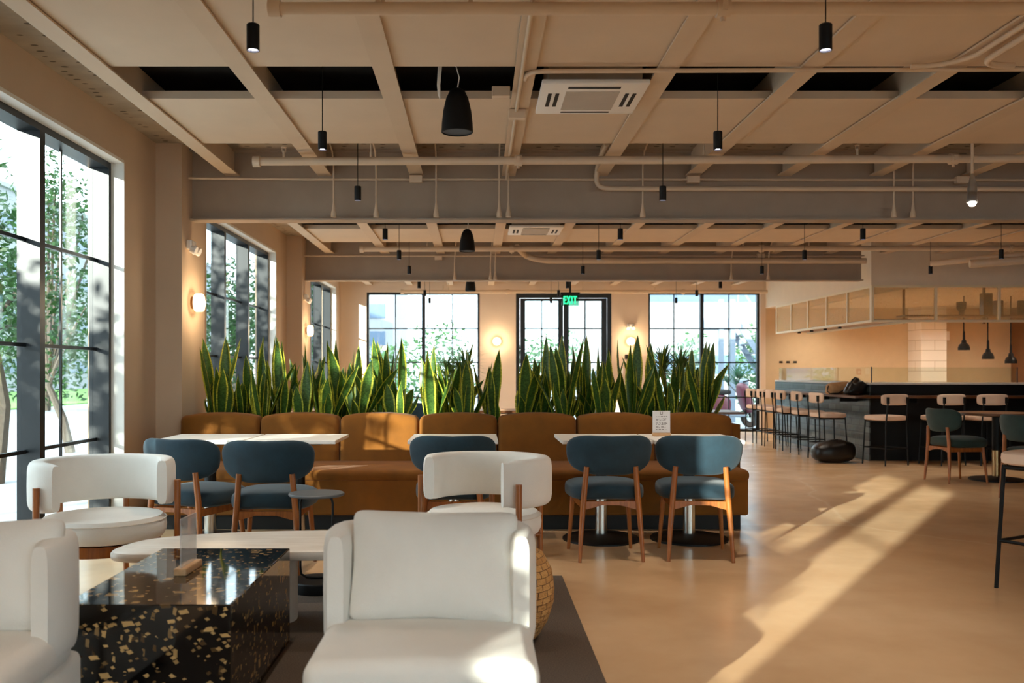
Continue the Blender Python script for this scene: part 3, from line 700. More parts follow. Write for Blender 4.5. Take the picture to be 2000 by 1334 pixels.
# menu stand: oak block with a printed sheet
ms = thing('menu_stand', 'white printed menu sheet in an oak block on the cafe table', 'menu stand', (1.335, 6.68, 0.7305), R(2))
MB().rbox(-0.065, 0.065, -0.022, 0.022, 0, 0.024, 0.003, 2).build('stand_block', M['oak'], ms)
MB().box(-0.064, 0.064, -0.002, 0.002, 0.012, 0.182).build('sheet', M['paper'], ms)
pr = MB(); rg = random.Random(3)
for zz in (0.138, 0.122, 0.114, 0.096, 0.088, 0.080, 0.062, 0.044):
    xx = -0.040
    while xx < 0.038:
        l = rg.uniform(0.006, 0.018); pr.box(xx, min(xx + l, 0.042), -0.0028, -0.0021, zz, zz + rg.choice([0.003, 0.006])); xx += l + rg.uniform(0.003, 0.010)
pr.build('printed_lines', M['ink'], ms)
sh = MB(); sh.prism([(-0.010, 0.176), (-0.010, 0.160), (-0.006, 0.154), (0, 0.152), (0.006, 0.154), (0.010, 0.160), (0.010, 0.176), (0.005, 0.176), (0.005, 0.161), (0, 0.157), (-0.005, 0.161), (-0.005, 0.176)], 0.0021, 0.003, Matrix.Rotation(R(90), 4, 'X'))
sh.build('shield_mark', M['ink'], ms)

# ------------------------------------------------------------ lounge group
struct_rug = MB().rbox(-1.35, 0.495, 1.2, 5.37, 0.0, 0.010, 0.003, 1).build('area_rug', M['rug']); tag(struct_rug, 'dark brown woven area rug under the lounge furniture', 'rug')
bt_ = MB().rbox(-1.388, -0.825, 3.08, 4.06, 0.0105, 0.42, 0.004, 2).build('block_table', M['resin']); tag(bt_, 'glossy black resin block table with embedded wood chips', 'coffee table')
# travertine table: organic oval top on two round stone legs
pts = [(-1.66, 4.19), (-1.60, 4.43), (-1.36, 4.585), (-1.067, 4.66), (-0.72, 4.69), (-0.34, 4.64), (-0.06, 4.50), (0.0, 4.34), (-0.12, 4.21), (-0.40, 4.16), (-0.72, 4.135), (-1.05, 4.115), (-1.36, 4.085), (-1.58, 4.085)]
def spline(ps, sub=5):
    out = []; n = len(ps)
    for i in range(n):
        p0, p1, p2, p3 = [Vector(ps[(i + q) % n]) for q in (-1, 0, 1, 2)]
        for k in range(sub):
            t_ = k / sub; out.append(0.5 * ((2 * p1) + (p2 - p0) * t_ + (2 * p0 - 5 * p1 + 4 * p2 - p3) * t_ ** 2 + (3 * p1 - p0 - 3 * p2 + p3) * t_ ** 3))
    return out
ot = thing('oval_coffee_table', 'pale travertine oval coffee table behind the black block table', 'coffee table', (-0.8, 4.4, 0))
mb = MB(); sp_ = [p - Vector((-0.8, 4.4)) for p in spline(pts)]; cx = Vector((0, 0)); ringz = [(0.972, 0.348), (0.992, 0.352), (1.0, 0.362), (1.0, 0.378), (0.992, 0.388), (0.975, 0.392)]
rings = [[mb.bm.verts.new((p.x * s_, p.y * (1 - (1 - s_) * 1.6), z)) for p in sp_] for s_, z in ringz]; n = len(sp_)
for i in range(len(rings) - 1):
    for k in range(n): mb.bm.faces.new((rings[i][k], rings[i][(k + 1) % n], rings[i + 1][(k + 1) % n], rings[i + 1][k]))
mb.bm.faces.new(rings[0][::-1]); mb.bm.faces.new(rings[-1]); mb.build('tabletop', M['trav'], ot, True)
for lx in (-0.18, 0.45): MB().lathe([(0, 0), (0.115, 0), (0.118, 0.01), (0.118, 0.349), (0, 0.349)], (lx, 0.02, 0.0105), 40).build('leg', M['stone_leg'], ot, True)
# acrylic sign holder on the block table
sg_ = thing('acrylic_sign_holder', 'small clear acrylic sign holder in an oak block on the black table', 'sign holder', (-1.128, 3.60, 0.4205), R(88))
MB().rbox(-0.095, 0.095, -0.024, 0.024, 0, 0.028, 0.004, 2).build('stand_block', M['oak'], sg_)
MB().box(-0.085, 0.085, -0.003, 0.003, 0.014, 0.215).build('acrylic_sheet', M['acrylic'], sg_)
a1 = make_armchair('curved_armchair', 'white curved back armchair with walnut legs beside the window'); a1.location = (-1.935, 4.78, 0); a1.rotation_euler = (0, 0, R(33)); a1.scale = (0.93, 0.93, 1)
a2 = dup(a1, (0.035, 4.95, 0), R(-40), 'white curved back armchair behind the woven pouf')
s1 = make_slipper('slipper_chair', 'white armless lounge chair in front, empty seat towards the camera'); s1.location = (-0.15, 2.72, 0.011)
s2 = dup(s1, (-1.57, 2.60, 0), R(4), 'white armless lounge chair beside the black block table, cut by the frame')
c1 = make_cushion('back_cushion', 'plump white back cushion on the front lounge chair', 0.52, 0.335, 0.15); c1.location = (-0.135, 2.885, 0.590); c1.rotation_euler = (R(-9), R(1.5), R(-1))
c2 = c1.copy(); COL.objects.link(c2); c2.location = (-1.525, 2.80, 0.572); c2.rotation_euler = (R(-9), R(-1), R(4)); c2['label'] = 'plump white back cushion on the lounge chair beside the black block table'
# woven pouf
po = MB(); po.lathe([(0, 0.012), (0.15, 0.012), (0.18, 0.03), (0.222, 0.10), (0.246, 0.18), (0.250, 0.24), (0.238, 0.32), (0.20, 0.39), (0.14, 0.425), (0, 0.435)], (0, 0, 0), 48, None, True)
po = po.build('woven_pouf', M['seagrass'], None, True, (0.095, 4.12, 0)); tag(po, 'barrel shaped woven seagrass pouf behind the front lounge chair', 'pouf')
# small round side table
st_ = thing('round_side_table', 'small round grey side table on thin black rods', 'side table', (-0.875, 5.02, 0.0105))
MB().lathe([(0, 0.512), (0.145, 0.512), (0.151, 0.517), (0.151, 0.524), (0.146, 0.528), (0, 0.528)], (0, 0, 0), 40).build('tabletop', M['grey_top'], st_, True)
rod = MB()
for sx in (-1, 1):
    rod.tube([(sx * 0.03, 0, 0.506), (sx * 0.06, 0, 0.506), (sx * 0.082, 0, 0.495), (sx * 0.088, 0, 0.47), (sx * 0.088, 0, 0.12), (sx * 0.083, 0, 0.085), (sx * 0.055, 0, 0.068), (0, 0, 0.066)], 0.0065, 10)
rod.build('rod_frame', M['black_metal'], st_, True)
MB().lathe([(0, 0), (0.148, 0), (0.150, 0.006), (0.150, 0.052), (0.144, 0.058), (0, 0.060)], (0.01, 0, 0), 40).build('base_disc', M['black_metal'], st_, True)

# ------------------------------------------------------------ seating and tables on the bar side
gc = make_chair('dining_chair', 'dark green dining chair at the dark table, nearer the bar stools', M['green_teal'], M['walnut'], group='green chairs at the dark tables')
gc.location = (5.22, 10.05, 0); gc.rotation_euler = (0, 0, R(-80))
dup(gc, (5.24, 8.62, 0), R(-74), 'dark green dining chair cut by the frame edge on the bar side')
dt = make_table('dark_dining_table', 'dark wood topped dining table on a polished pedestal', M['dark_wood'], 0.40, 0.745, True); dt.location = (5.72, 10.16, 0)
for o in COL.objects:
    if o.parent == dt and o.name.startswith('column_sleeve'): o.data.materials[0] = M['brass']
ns = make_stool('bar_stool', 'tall blush bar stool close to the camera, cut by the frame edge'); ns.location = (3.18, 5.02, 0); ns.rotation_euler = (0, 0, R(30)); ns.scale = (1.18, 1.18, 1.2)
bs = None
for i, (y, x) in enumerate([(12.62, 4.80), (13.38, 4.80), (14.05, 4.80), (14.55, 4.80), (15.05, 4.80), (15.55, 4.78)]):
    lb = 'blush bar stool along the tiled counter side, %s counted from the duffel bag' % ORD[i]
    if bs is None:
        bs = make_stool('bar_stool', lb, 'bar stools along the tiled counter side'); bs.location = (x, y, 0); bs.rotation_euler = (0, 0, R(-86))
    else: dup(bs, (x, y, 0), R(-90 + rnd.uniform(-4, 8)), lb)
for i, (x, rz) in enumerate([(5.25, 20), (5.98, 16), (6.52, 8), (7.15, 8)]):
    dup(bs, (x, 11.86, 0), R(rz), 'blush bar stool along the black counter front, %s counted from the counter corner' % ORD[i], 'bar stools along the black counter front')

# ------------------------------------------------------------ bar counter
bc = thing('bar_counter', 'long black bar counter with a dark tiled side', 'bar counter', (5.27, 12.34, 0))
MB().box(0, 5.0, 0, 0.62, 0, 1.02).build('counter_front', M['counter_black'], bc)
MB().box(0, 0.62, 0.62, 3.9, 0, 1.02).build('counter_side', M['counter_black'], bc)
MB().box(-0.02, -0.001, 0.0, 3.9, 0.0, 1.02).build('tiled_face', M['dark_tile'], bc)
wt = MB(); wt.box(-0.022, 5.0, -0.01, 0.64, 1.021, 1.045); wt.box(-0.022, 0.64, 0.64, 3.92, 1.021, 1.045); wt.build('worktop', M['white_top'], bc)
lg = MB(); lg.box(-0.33, 5.0, -0.30, -0.0205, 0.845, 0.875); lg.box(-0.33, -0.0215, -0.02, 3.9, 0.845, 0.875); lg.build('bar_ledge', M['dark_wood'], bc)
br = MB()
for k in range(4): br.box(-0.25, -0.021, 0.4 + k, 0.43 + k, 0.78, 0.845)
for k in range(5): br.box(0.5 + k, 0.53 + k, -0.25, -0.001, 0.78, 0.845)
br.build('bracket', M['black_metal'], bc)
gs = thing('glass_guard', 'low clear glass guard standing on the bar counter', 'glass guard', (5.30, 12.38, 1.0455))
MB().box(0, 0.008, 0.02, 3.8, 0, 0.21).build('side_pane', M['guard'], gs)
MB().box(0.01, 1.95, 0, 0.008, 0, 0.205).build('front_pane', M['guard'], gs)
MB().box(-0.001, 0.011, 0.008, 0.020, 0, 0.212).build('edge_post', M['grille'], gs); MB().box(1.952, 1.962, 0, 0.01, 0, 0.208).build('edge_post', M['grille'], gs)
hb_ = thing('handbag', 'tan canvas handbag lying on the bar ledge', 'bag', (5.10, 12.98, 0.876), R(12))
MB().sup(0.19, 0.10, 0.085, 0.6, 0.42, 32, 14, lambda p: (p.x * (1 - 0.9 * p.z), p.y, p.z + 0.085 + 0.01 * math.sin(9 * p.x))).build('bag_body', M['bag_tan'], hb_, True)
MB().tube([(-0.19, -0.03, 0.12), (-0.235, -0.07, 0.05), (-0.21, -0.10, 0.01), (-0.1, -0.115, 0.012), (0.0, -0.11, 0.06)], 0.008, 8).build('strap', M['bag_black'], hb_, True)
kb = thing('black_shoulder_bag', 'slumped black shoulder bag on the bar ledge near the counter corner', 'bag', (5.12, 12.46, 0.876), R(12))
MB().sup(0.14, 0.09, 0.10, 0.7, 0.45, 36, 16, lambda p: (p.x * (1 - 1.6 * p.z) + 0.02 * math.sin(30 * p.z), p.y, p.z + 0.10 + (0.022 * math.sin(34 * p.x + 1) + 0.05 * p.x) * (p.z > 0))).build('bag_body', M['bag_black'], kb, True)
MB().tube([(-0.08, 0, 0.16), (-0.05, 0.01, 0.20), (0.0, 0.02, 0.235), (0.05, 0.02, 0.22), (0.08, 0, 0.15)], 0.012, 8).build('strap', M['bag_black'], kb, True)
df = thing('duffel_bag', 'black duffel bag lying on the floor beside the bar stools', 'bag', (4.68, 12.12, 0), R(8))
MB().sup(0.285, 0.17, 0.145, 0.7, 0.7, 44, 20, lambda p: (p.x, p.y, p.z + 0.145 + (0.010 * math.sin(13 * p.x + 0.8) + 0.05 * p.x + 0.006 * math.sin(33 * p.x + 9 * p.y)) * (p.z > 0))).build('bag_body', M['bag_black'], df, True)
MB().tube([(-0.14, -0.10, 0.19), (-0.12, -0.06, 0.26), (-0.05, -0.03, 0.285), (0.03, -0.05, 0.30), (0.06, -0.09, 0.24)], 0.012, 8).build('handle', M['bag_black'], df, True)
MB().box(0.0, 0.05, -0.148, -0.142, 0.15, 0.165, Matrix.Rotation(0, 4, 'X')).build('red_tag', M['red'], df)

# hanging mesh canopy
cp = thing('mesh_canopy', 'hanging cream canopy with gold mesh panels over the bar', 'canopy', (5.72, 13.40, 1.91))
H, t_ = 0.54, 0.035
fr = MB()
for z in (0, H - t_): fr.box(0, t_, 0, 4.26, z, z + t_); fr.box(0, 4.7, -t_, 0, z, z + t_); fr.box(0.6, 0.6 + t_, 0, 4.26, z, z + t_)
for k in range(6): fr.box(0, t_, 0.85 * k - (t_ if k == 5 else 0), 0.85 * k + (t_ if k < 5 else 0), t_, H - t_)
for k in range(6): fr.box(0.92 * k, 0.92 * k + t_, -t_, 0, t_, H - t_)
fr.build('frame', M['mesh_frame'], cp)
for k in range(5): MB().box(0.012, 0.016, 0.85 * k + t_, 0.85 * (k + 1) - (t_ if k == 4 else 0), t_, H - t_).build('mesh_panel', M['mesh'], cp)
for k in range(5): MB().box(0.92 * k + t_, 0.92 * (k + 1), -0.020, -0.016, t_, H - t_).build('mesh_panel', M['mesh'], cp)
sf = MB(); sf.box(0.62, 4.7, 0.25, 0.55, 0.10, 0.125); sf.box(0.05, 0.6, 0.02, 4.2, 0.03, 0.05)
for k in range(4): sf.box(0.66 + 1.2 * k, 0.69 + 1.2 * k, 0.4, 0.43, 0.125, H); sf.box(0.66 + 1.2 * k, 0.69 + 1.2 * k, 0.4, 0.43, 0.0, 0.10)
sf.build('inner_shelf', M['dark_wood'], cp)
for i, (x, w1, h1, lb) in enumerate([(7.25, 0.13, 0.20, 'dark tapered jug on the shelf behind the canopy mesh'), (7.62, 0.14, 0.33, 'tall dark box on the shelf behind the canopy mesh'), (7.80, 0.10, 0.22, 'short dark box beside the tall box behind the canopy mesh'), (8.15, 0.11, 0.22, 'dark canister on the shelf behind the canopy mesh')]):
    if i == 0: o = MB().lathe([(0, 0), (0.035, 0), (0.035, 0.06), (0.065, 0.10), (0.07, h1), (0, h1)], (0, 0, 0), 20).build('jug', M['black_matte'], None, True)
    elif i == 3: o = MB().lathe([(0, 0), (0.055, 0), (0.058, 0.01), (0.058, h1 - 0.03), (0.05, h1), (0, h1)], (0, 0, 0), 20).build('canister', M['black_matte'], None, True)
    else: o = MB().rbox(-w1 / 2, w1 / 2, -0.06, 0.06, 0, h1, 0.008, 2).build('storage_box', M['black_matte'])
    o.location = (x, 13.8, 2.036); tag(o, lb, 'container')
for k in range(4):
    t = thing('downlight', 'small black downlight under the canopy edge, %s from the kitchen wall' % ORD[k], 'lamp', (5.80, 16.6 - 0.62 * k, 1.91), group='downlights under the canopy')
    MB().lathe([(0, 0.0), (0.028, 0), (0.03, -0.03), (0.022, -0.03), (0.022, -0.012), (0, -0.012)], (0, 0, 0), 16).build('housing', M['black_metal'], t, True)
for k, (x, y) in enumerate([(6.5, 15.6), (6.5, 17.4), (8.0, 16.8), (9.6, 16.8), (7.4, 14.2), (9.4, 14.4)]):
    t = thing('recessed_downlight', 'white recessed downlight in the kitchen soffit, %s from the window' % ORD[k], 'lamp', (x, y, 2.45), group='downlights in the kitchen soffit')
    MB().lathe([(0.05, 0.0), (0.065, 0.0), (0.065, -0.006), (0.05, -0.006), (0.045, -0.001), (0, -0.001)], (0, 0, 0), 24).build('trim_ring', M['white_plastic'], t, True)
    spot('kitchen_light', (0, 0, -0.02), 60, (1, 0.85, 0.66), 150, 0.9, 0.05, t)
# heat lamps over the pass
for k, (x, zc, y) in enumerate([(8.08, 1.55, 15.3), (8.48, 1.40, 15.3), (8.86, 1.33, 15.3)]):
    t = thing('heat_lamp', 'black hanging heat lamp over the kitchen pass, %s' % ['highest of the three', 'middle of the three', 'lowest of the three'][k], 'lamp', (x, y, zc), group='heat lamps over the pass')
    MB().lathe([(0.03, 0.17), (0.035, 0.16), (0.04, 0.12), (0.075, 0.09), (0.092, 0.04), (0.092, 0.0), (0.086, 0.0), (0.084, 0.04), (0.065, 0.08), (0, 0.09)], (0, 0, 0), 24).build('shade', M['black_metal'], t, True)
    MB().tube([(0, 0, 0.16), (0, 0, 0.30), (-0.004, 0, 0.32), (0, 0, 2.449 - zc)], [0.022, 0.018, 0.010, 0.010], 10).build('cord', M['black_metal'], t, True)
    MB().lathe([(0, 0.02), (0.03, 0.025), (0.036, 0.05), (0.02, 0.08), (0, 0.085)], (0, 0, 0), 16).build('bulb', M['lamp_warm'], t, True)
    spot('heat_lamp_light', (0, 0, 0.02), 25, (1, 0.66, 0.36), 130, 0.8, 0.04, t)
for k in range(3):
    t = thing('wall_socket', 'black wall socket on the kitchen wall, %s from the window' % ORD[k], 'socket', (6.03 + 0.14 * k, YB, 1.38), group='sockets on the kitchen wall')
    MB().rbox(-0.035, 0.035, -0.012, 0, -0.02, 0.02, 0.003, 2).build('plate', M['black_matte'], t)
    MB().box(-0.015, 0.015, -0.014, -0.011, -0.01, 0.01).build('insert', M['brass'], t)
o = MB().rbox(-0.06, 0.06, -0.05, 0, -0.09, 0.09, 0.01, 2).build('wall_speaker', M['white_plastic']); o.location = (9.3, YB, 1.90); tag(o, 'small cream wall box beside the white tiled column', 'wall box')

# back zone tables behind the planter
wt2 = make_table('wooden_table', 'dark wood topped table behind the banquette, nearest the bar stools', M['dark_wood'], 0.62, 0.745, group='tables behind the planter'); wt2.location = (2.35, 10.55, 0)
dup(wt2, (0.45, 10.9, 0), 0, 'dark wood topped table behind the planter, middle of the row')
dup(wt2, (-1.75, 10.9, 0), 0, 'dark wood topped table behind the planter, nearest the window wall')
dup(ch, (-0.75, 11.6, 0), R(175), 'teal dining chair glimpsed through the snake plants', 'chairs behind the planter')
dup(ch, (2.1, 11.6, 0), R(182), 'teal dining chair behind the table nearest the bar stools', 'chairs behind the planter')

# ------------------------------------------------------------ ceiling fittings
def cord_top(y):
    for y0, _ in BAYS:
        for r0, r1 in ((0.85, 2.48), (3.10, 4.25)):
            if y0 + r0 <= y <= y0 + r1: return ZP
    return ZD
def make_pendant(label, group):
    t = thing('cylinder_pendant_lamp', label, 'lamp', group=group)
    MB().lathe([(0, 0.108), (0.022, 0.108), (0.026, 0.104), (0.026, 0.0), (0.0225, 0.0), (0.0225, 0.012), (0.0, 0.012)], (0, 0, 0), 24).build('lamp_shade', M['black_metal'], t, True)
    MB().lathe([(0, 0.008), (0.021, 0.008), (0.021, 0.0115), (0, 0.0115)], (0, 0, 0), 20).build('diffuser', M['lamp_cool'], t, True)
    return t
YS = [3.73, 5.4, 7.0, 9.08, 10.7, 12.3, 14.4, 15.95, 17.6]
ROWSP = [(-0.907, YS, 'first row from the window wall'), (1.41, YS, 'second row from the window wall'),
         (3.8, YS[3:], 'row behind the wrapped bulb'), (6.05, [10.64, 12.3], 'above the bar stools')]
pend = None
for x, ys_, nm in ROWSP:
    for i, y in enumerate(ys_):
        lb = 'black cylinder pendant lamp, %s, %s from the camera' % (nm, ORD[i])
        if pend is None: pend = make_pendant(lb, 'black cylinder pendant lamps'); p_ = pend; p_.location = (x, y, 2.497)
        else: p_ = dup(pend, (x, y, 2.497), 0, lb)
        MB().tube([(0, 0, 0.105), (0, 0, cord_top(y) - 2.497)], 0.0028, 6).build('cord', M['black_matte'], p_)
        if cord_top(y) == ZP or True:
            spot('pendant_light', (0, 0, 0.004), 22, (1.0, 0.86, 0.7), 95, 0.9, 0.02, p_)
for x in (-0.907, 1.41, 3.8, 6.05):        # the same lamps light the rest of the room behind the camera and over the bar
    for y in (1.6, -2.0):
        p_ = dup(pend, (x, y, 2.497), 0, 'black cylinder pendant lamp outside the picture, behind the camera or above the bar')
        for o in [q for q in COL.objects if q.parent == p_]:
            if o.name.startswith('cord'): bpy.data.objects.remove(o)
        MB().tube([(0, 0, 0.105), (0, 0, cord_top(y) - 2.497)], 0.0028, 6).build('cord', M['black_matte'], p_)
        spot('pendant_light', (0, 0, 0.004), 22, (1.0, 0.86, 0.7), 95, 0.9, 0.02, p_)
for i, y in enumerate((5.4, 10.75, 16.1)):
    t = thing('pendant_speaker', 'black bell shaped pendant speaker, %s' % ['the large one nearest the camera', 'the middle one beside the second ceiling cassette', 'the small far one near the entrance doors'][i], 'speaker', (-0.117, y, 2.60), group='black pendant speakers')
    MB().lathe([(0.0, 0.258), (0.022, 0.256), (0.045, 0.240), (0.066, 0.195), (0.082, 0.125), (0.090, 0.055), (0.093, 0.0), (0.088, -0.003), (0.086, 0.004), (0.0, 0.006)], (0, 0, 0), 40).build('shell', M['speaker'], t, True)
    MB().lathe([(0, 0.003), (0.084, 0.003), (0.084, 0.007), (0, 0.007)], (0, 0, 0), 32).build('grille', M['grille'], t, True)
    MB().tube([(0, 0, 0.25), (0.012, 0, 0.32), (-0.01, 0.01, 0.40), (0.0, 0, ZD - 2.60)], 0.0035, 6).build('wire', M['white_plastic'], t, True)
cw = MB()
for k in range(3): cw.tube([(-0.225 + 0.008 * k, 5.35, ZD), (-0.222 + 0.008 * k, 5.36, 3.0), (-0.230 + 0.006 * k, 5.35, 2.86), (-0.224 + 0.004 * k, 5.35, 2.80 - 0.01 * k)], 0.004, 6)
tag(cw.build('cable_bundle', M['white_plastic'], None, True), 'white cable bundle hanging beside the nearest pendant speaker', 'cable')
def cassette(y0, label):
    t = thing('ceiling_cassette', label, 'air conditioner', (0.378, y0, 2.872), group='white ceiling cassettes')
    L = 0.63
    fr = MB(); z0, z1 = 0, 0.028
    fr.rbox(0, L, 0, L, z0, z1, 0.006, 2); fr.build('fascia', M['white_plastic'], t, True)
    MB().box(0.04, L - 0.04, 0.04, 0.45, 0.028, 0.255).build('housing', M['beam'], t)
    MB().box(0.155, L - 0.155, 0.15, L - 0.10, -0.004, 0.001).build('filter_grille', M['grey_plastic'], t)
    sl_ = MB(); sl_.box(0.16, L - 0.16, 0.06, 0.095, -0.002, 0.003); sl_.box(0.16, L - 0.16, L - 0.055, L - 0.03, -0.002, 0.003)
    for x in (0.05, 0.095, L - 0.115, L - 0.07): sl_.box(x, x + 0.022, 0.19, L - 0.17, -0.002, 0.003)
    sl_.build('air_slot', M['dark_slot'], t)
    fl = MB()
    for x in (0.074, L - 0.091): fl.box(x, x + 0.018, 0.19, L - 0.17, -0.004, 0.002)
    fl.build('louvre', M['white_plastic'], t)
cassette(5.36, 'white ceiling cassette air conditioner nearest the camera'); cassette(10.71, 'white ceiling cassette air conditioner beyond the first beam')
def pipe(label, a, b_, r, sprinklers=(), name='sprinkler_pipe', hang=True):
    a, b_ = Vector(a), Vector(b_)
    t = thing(name, label, 'pipe', a)
    MB().tube([(0, 0, 0), b_ - a], r, 16).build('pipe_run', M['pipe'], t, True)
    d = (b_ - a); L = d.length; u = d / L
    cap = MB(); cap.tube([u * -0.02, u * 0.035], r * 1.35, 14); cap.build('end_cap', M['pipe'], t, True)
    k = 2.05
    while k < L:
        c = MB(); c.tube([u * (k - 0.03), u * (k + 0.03)], r * 1.4, 14); c.box(-0.012, 0.012, -r * 1.7, r * 1.7, -0.02, 0.02, Matrix.Translation(u * k)); c.tube([u * k + Vector((0, 0, -r)), u * k + Vector((0, 0, -r - 0.03))], 0.012, 8)
        c.build('coupling', M['pipe'], t, True); k += 3.4
    for s_ in sprinklers:
        h = MB(); p = u * s_; h.tube([p, p + Vector((0, 0, r + 0.05))], 0.010, 8); h.lathe([(0, 0.085 + r), (0.022, 0.08 + r), (0.022, 0.076 + r), (0, 0.076 + r)], p, 10); h.tube([p + Vector((0.014, 0, r + 0.04)), p + Vector((0.014, 0, r + 0.078))], 0.003, 6); h.tube([p + Vector((-0.014, 0, r + 0.04)), p + Vector((-0.014, 0, r + 0.078))], 0.003, 6)
        h.build('sprinkler_head', M['pipe'], t, True)
    if hang:
        k = 0.9
        while k < L:
            h = MB(); p = u * k; zt = ZD - (a.z + p.z); h.tube([p, p + Vector((0, 0, zt if cord_top(a.y) == ZD else ZP - a.z - p.z))], 0.005, 6); h.tube([p + Vector((0, 0, r)), p + Vector((0, 0, r + 0.04))], 0.011, 8); h.build('hanger', M['pipe'], t, True); k += 2.6
    return t
pipe('cream sprinkler pipe crossing closest to the camera at the top', (-0.93, 4.2, 2.852), (XR, 4.2, 2.852), 0.029, (0.5,))
pipe('cream sprinkler pipe crossing in front of the nearest beam', (-1.73, 7.2, 2.838), (XR, 7.2, 2.885), 0.032, (0.22, 4.7))
pipe('cream sprinkler pipe crossing in front of the second beam', (-1.58, 12.55, 2.862), (XR, 12.55, 2.88), 0.036, (0.5, 5.2))
pipe('cream sprinkler pipe crossing above the entrance doors', (-1.46, 17.85, 2.74), (5.62, 17.85, 2.74), 0.034, (0.8, 4.9))
def conduit(label, pts, r=0.010, cat='conduit', box=None, flare=False, name='conduit'):
    o = Vector(pts[0]); t = thing(name, label, cat, o)
    MB().tube([Vector(p) - o for p in pts], r, 10).build('conduit_run', M['pipe'], t, True)
    if box:
        for bx_ in box:
            q = Vector(bx_) - o; MB().rbox(q.x - 0.055, q.x + 0.055, q.y - 0.03, q.y + 0.03, q.z - 0.03, q.z + 0.03, 0.004, 2).build('junction_box', M['pipe'], t)
    if flare:
        q = Vector(pts[-1]) - o; MB().lathe([(r, 0.10), (0.016, 0.03), (0.024, 0.0), (0.024, -0.03), (0, -0.03)], q, 14).build('end_fitting', M['pipe'], t, True)
    return t
def arc3(p, q, c, n=6):
    p, q, c = Vector(p), Vector(q), Vector(c); return [(p.lerp(c, k / n)).lerp(c.lerp(q, k / n), k / n) for k in range(n + 1)]
conduit('thin cream conduit running along the face of the nearest beam', [(-2.5, 7.985, 2.872), (-1.6, 7.985, 2.864), (-1.5, 7.985, 2.862), (0, 7.985, 2.862), (XR, 7.985, 2.852)], 0.010, box=[(-0.53, 7.985, 2.862), (1.87, 7.985, 2.858), (4.2, 7.985, 2.855)])
conduit('thick cream conduit on the nearest beam, starting right of the ceiling cassette', arc3((1.03, 7.3, 3.0), (1.03, 7.95, 2.87), (1.03, 7.95, 3.0)) + arc3((1.03, 7.95, 2.85), (1.15, 7.95, 2.775), (1.03, 7.95, 2.775)) + [(XR, 7.95, 2.765)], 0.022)
UX = [652, 735, 852, 975, 993, 1255, 1745, 1782]
for i, u in enumerate(UX):
    x = (u - 932) / 1800 * 7.97
    conduit('thin cream conduit drop on the nearest beam, %s from the window wall' % ORD[i], [(x, 7.70, ZD - 0.01), (x, 7.88, ZD - 0.05), (x, 7.955, 2.98), (x, 7.96, 2.80), (x, 7.96, 2.56)], 0.0075, flare=True, name='conduit_drop')['group'] = 'conduit drops on the nearest beam'
conduit('thin cream conduit running along the face of the second beam', [(-2.5, 13.335, 2.868), (5.6, 13.335, 2.868)], 0.011, box=[(-0.56, 13.335, 2.84), (4.1, 13.335, 2.868)])
conduit('thick cream duct pipe on the second beam running to the bulkhead', [(0.55, 12.75, 2.92), (0.62, 13.05, 2.90)] + arc3((0.70, 13.25, 2.86), (1.1, 13.28, 2.79), (0.85, 13.28, 2.79)) + [(5.6, 13.28, 2.79)], 0.042)
for i, u in enumerate([888, 958, 967, 1428, 1500]):
    x = (u - 932) / 1800 * 13.3
    conduit('thin cream conduit drop on the second beam, %s from the window wall' % ORD[i], [(x + 0.03, 13.15, ZD - 0.02), (x + 0.01, 13.25, 2.95), (x, 13.29, 2.75), (x, 13.29, 2.55)], 0.009, flare=True, name='conduit_drop')['group'] = 'conduit drops on the second beam'
conduit('thin cream conduit running under the joist beside the ceiling cassette', [(0.255, 2.9, 2.895), (0.255, 7.9, 2.895), (0.255, 7.97, 2.86)], 0.012, box=[(0.145, 5.62, 2.90), (0.26, 6.02, 2.877)])
conduit('thin cream conduit bending past the near edge of the ceiling cassette', [(0.28, 5.35, 2.893)] + arc3((0.28, 5.30, 2.893), (0.42, 5.2, 2.893), (0.28, 5.2, 2.893)) + [(3.0, 5.17, 2.893), (XR, 5.15, 2.893)], 0.013)
conduit('pair of cream conduits under the joist at the upper right corner', [(2.66, 2.9, 2.885), (2.66, 4.8, 2.885)] + arc3((2.66, 4.9, 2.885), (2.4, 5.1, 2.885), (2.62, 5.08, 2.885)), 0.014)
conduit('thick cream conduit under the joist at the upper right corner', [(2.74, 2.9, 2.875), (2.74, 4.85, 2.875)] + arc3((2.74, 4.9, 2.875), (2.95, 5.07, 2.880), (2.74, 5.06, 2.875)), 0.018)
conduit('sloping cream duct pipe beside the bulkhead on the bar side', [(5.9, 12.0, 2.60), (6.6, 11.6, 2.64), (8.8, 11.2, 2.78)], 0.035, name='duct_pipe')
conduit('long cream duct pipe crossing above the bar stools', [(6.2, 11.6, 2.55), (7.2, 11.35, 2.60), (9.2, 11.0, 2.72)], 0.05, name='duct_pipe')
# bare bulb lamp wrapped in plastic
t = thing('wrapped_bulb_lamp', 'lit bulb wrapped in cloudy plastic hanging in front of the nearest beam', 'lamp', (3.76, 7.0, 2.46))
MB().tube([(0, 0, 0.20), (0, 0, ZP - 2.46)], 0.011, 10).build('cord', M['pipe'], t)
MB().lathe([(0.012, 0.24), (0.02, 0.20), (0.034, 0.13), (0.036, 0.05), (0.040, 0.02), (0.034, 0.02), (0.030, 0.06), (0.028, 0.12), (0.012, 0.2)], (0, 0, 0), 18).build('plastic_wrap', M['wrap'], t, True)
MB().lathe([(0, 0.105), (0.026, 0.105), (0.026, 0.03), (0.0, 0.03)], (0, 0, 0), 18).build('lamp_body', M['grille'], t, True)
MB().lathe([(0, 0.028), (0.022, 0.027), (0.028, 0.012), (0.018, -0.006), (0, -0.01)], (0, 0, 0), 18).build('bulb', M['bulb'], t, True)
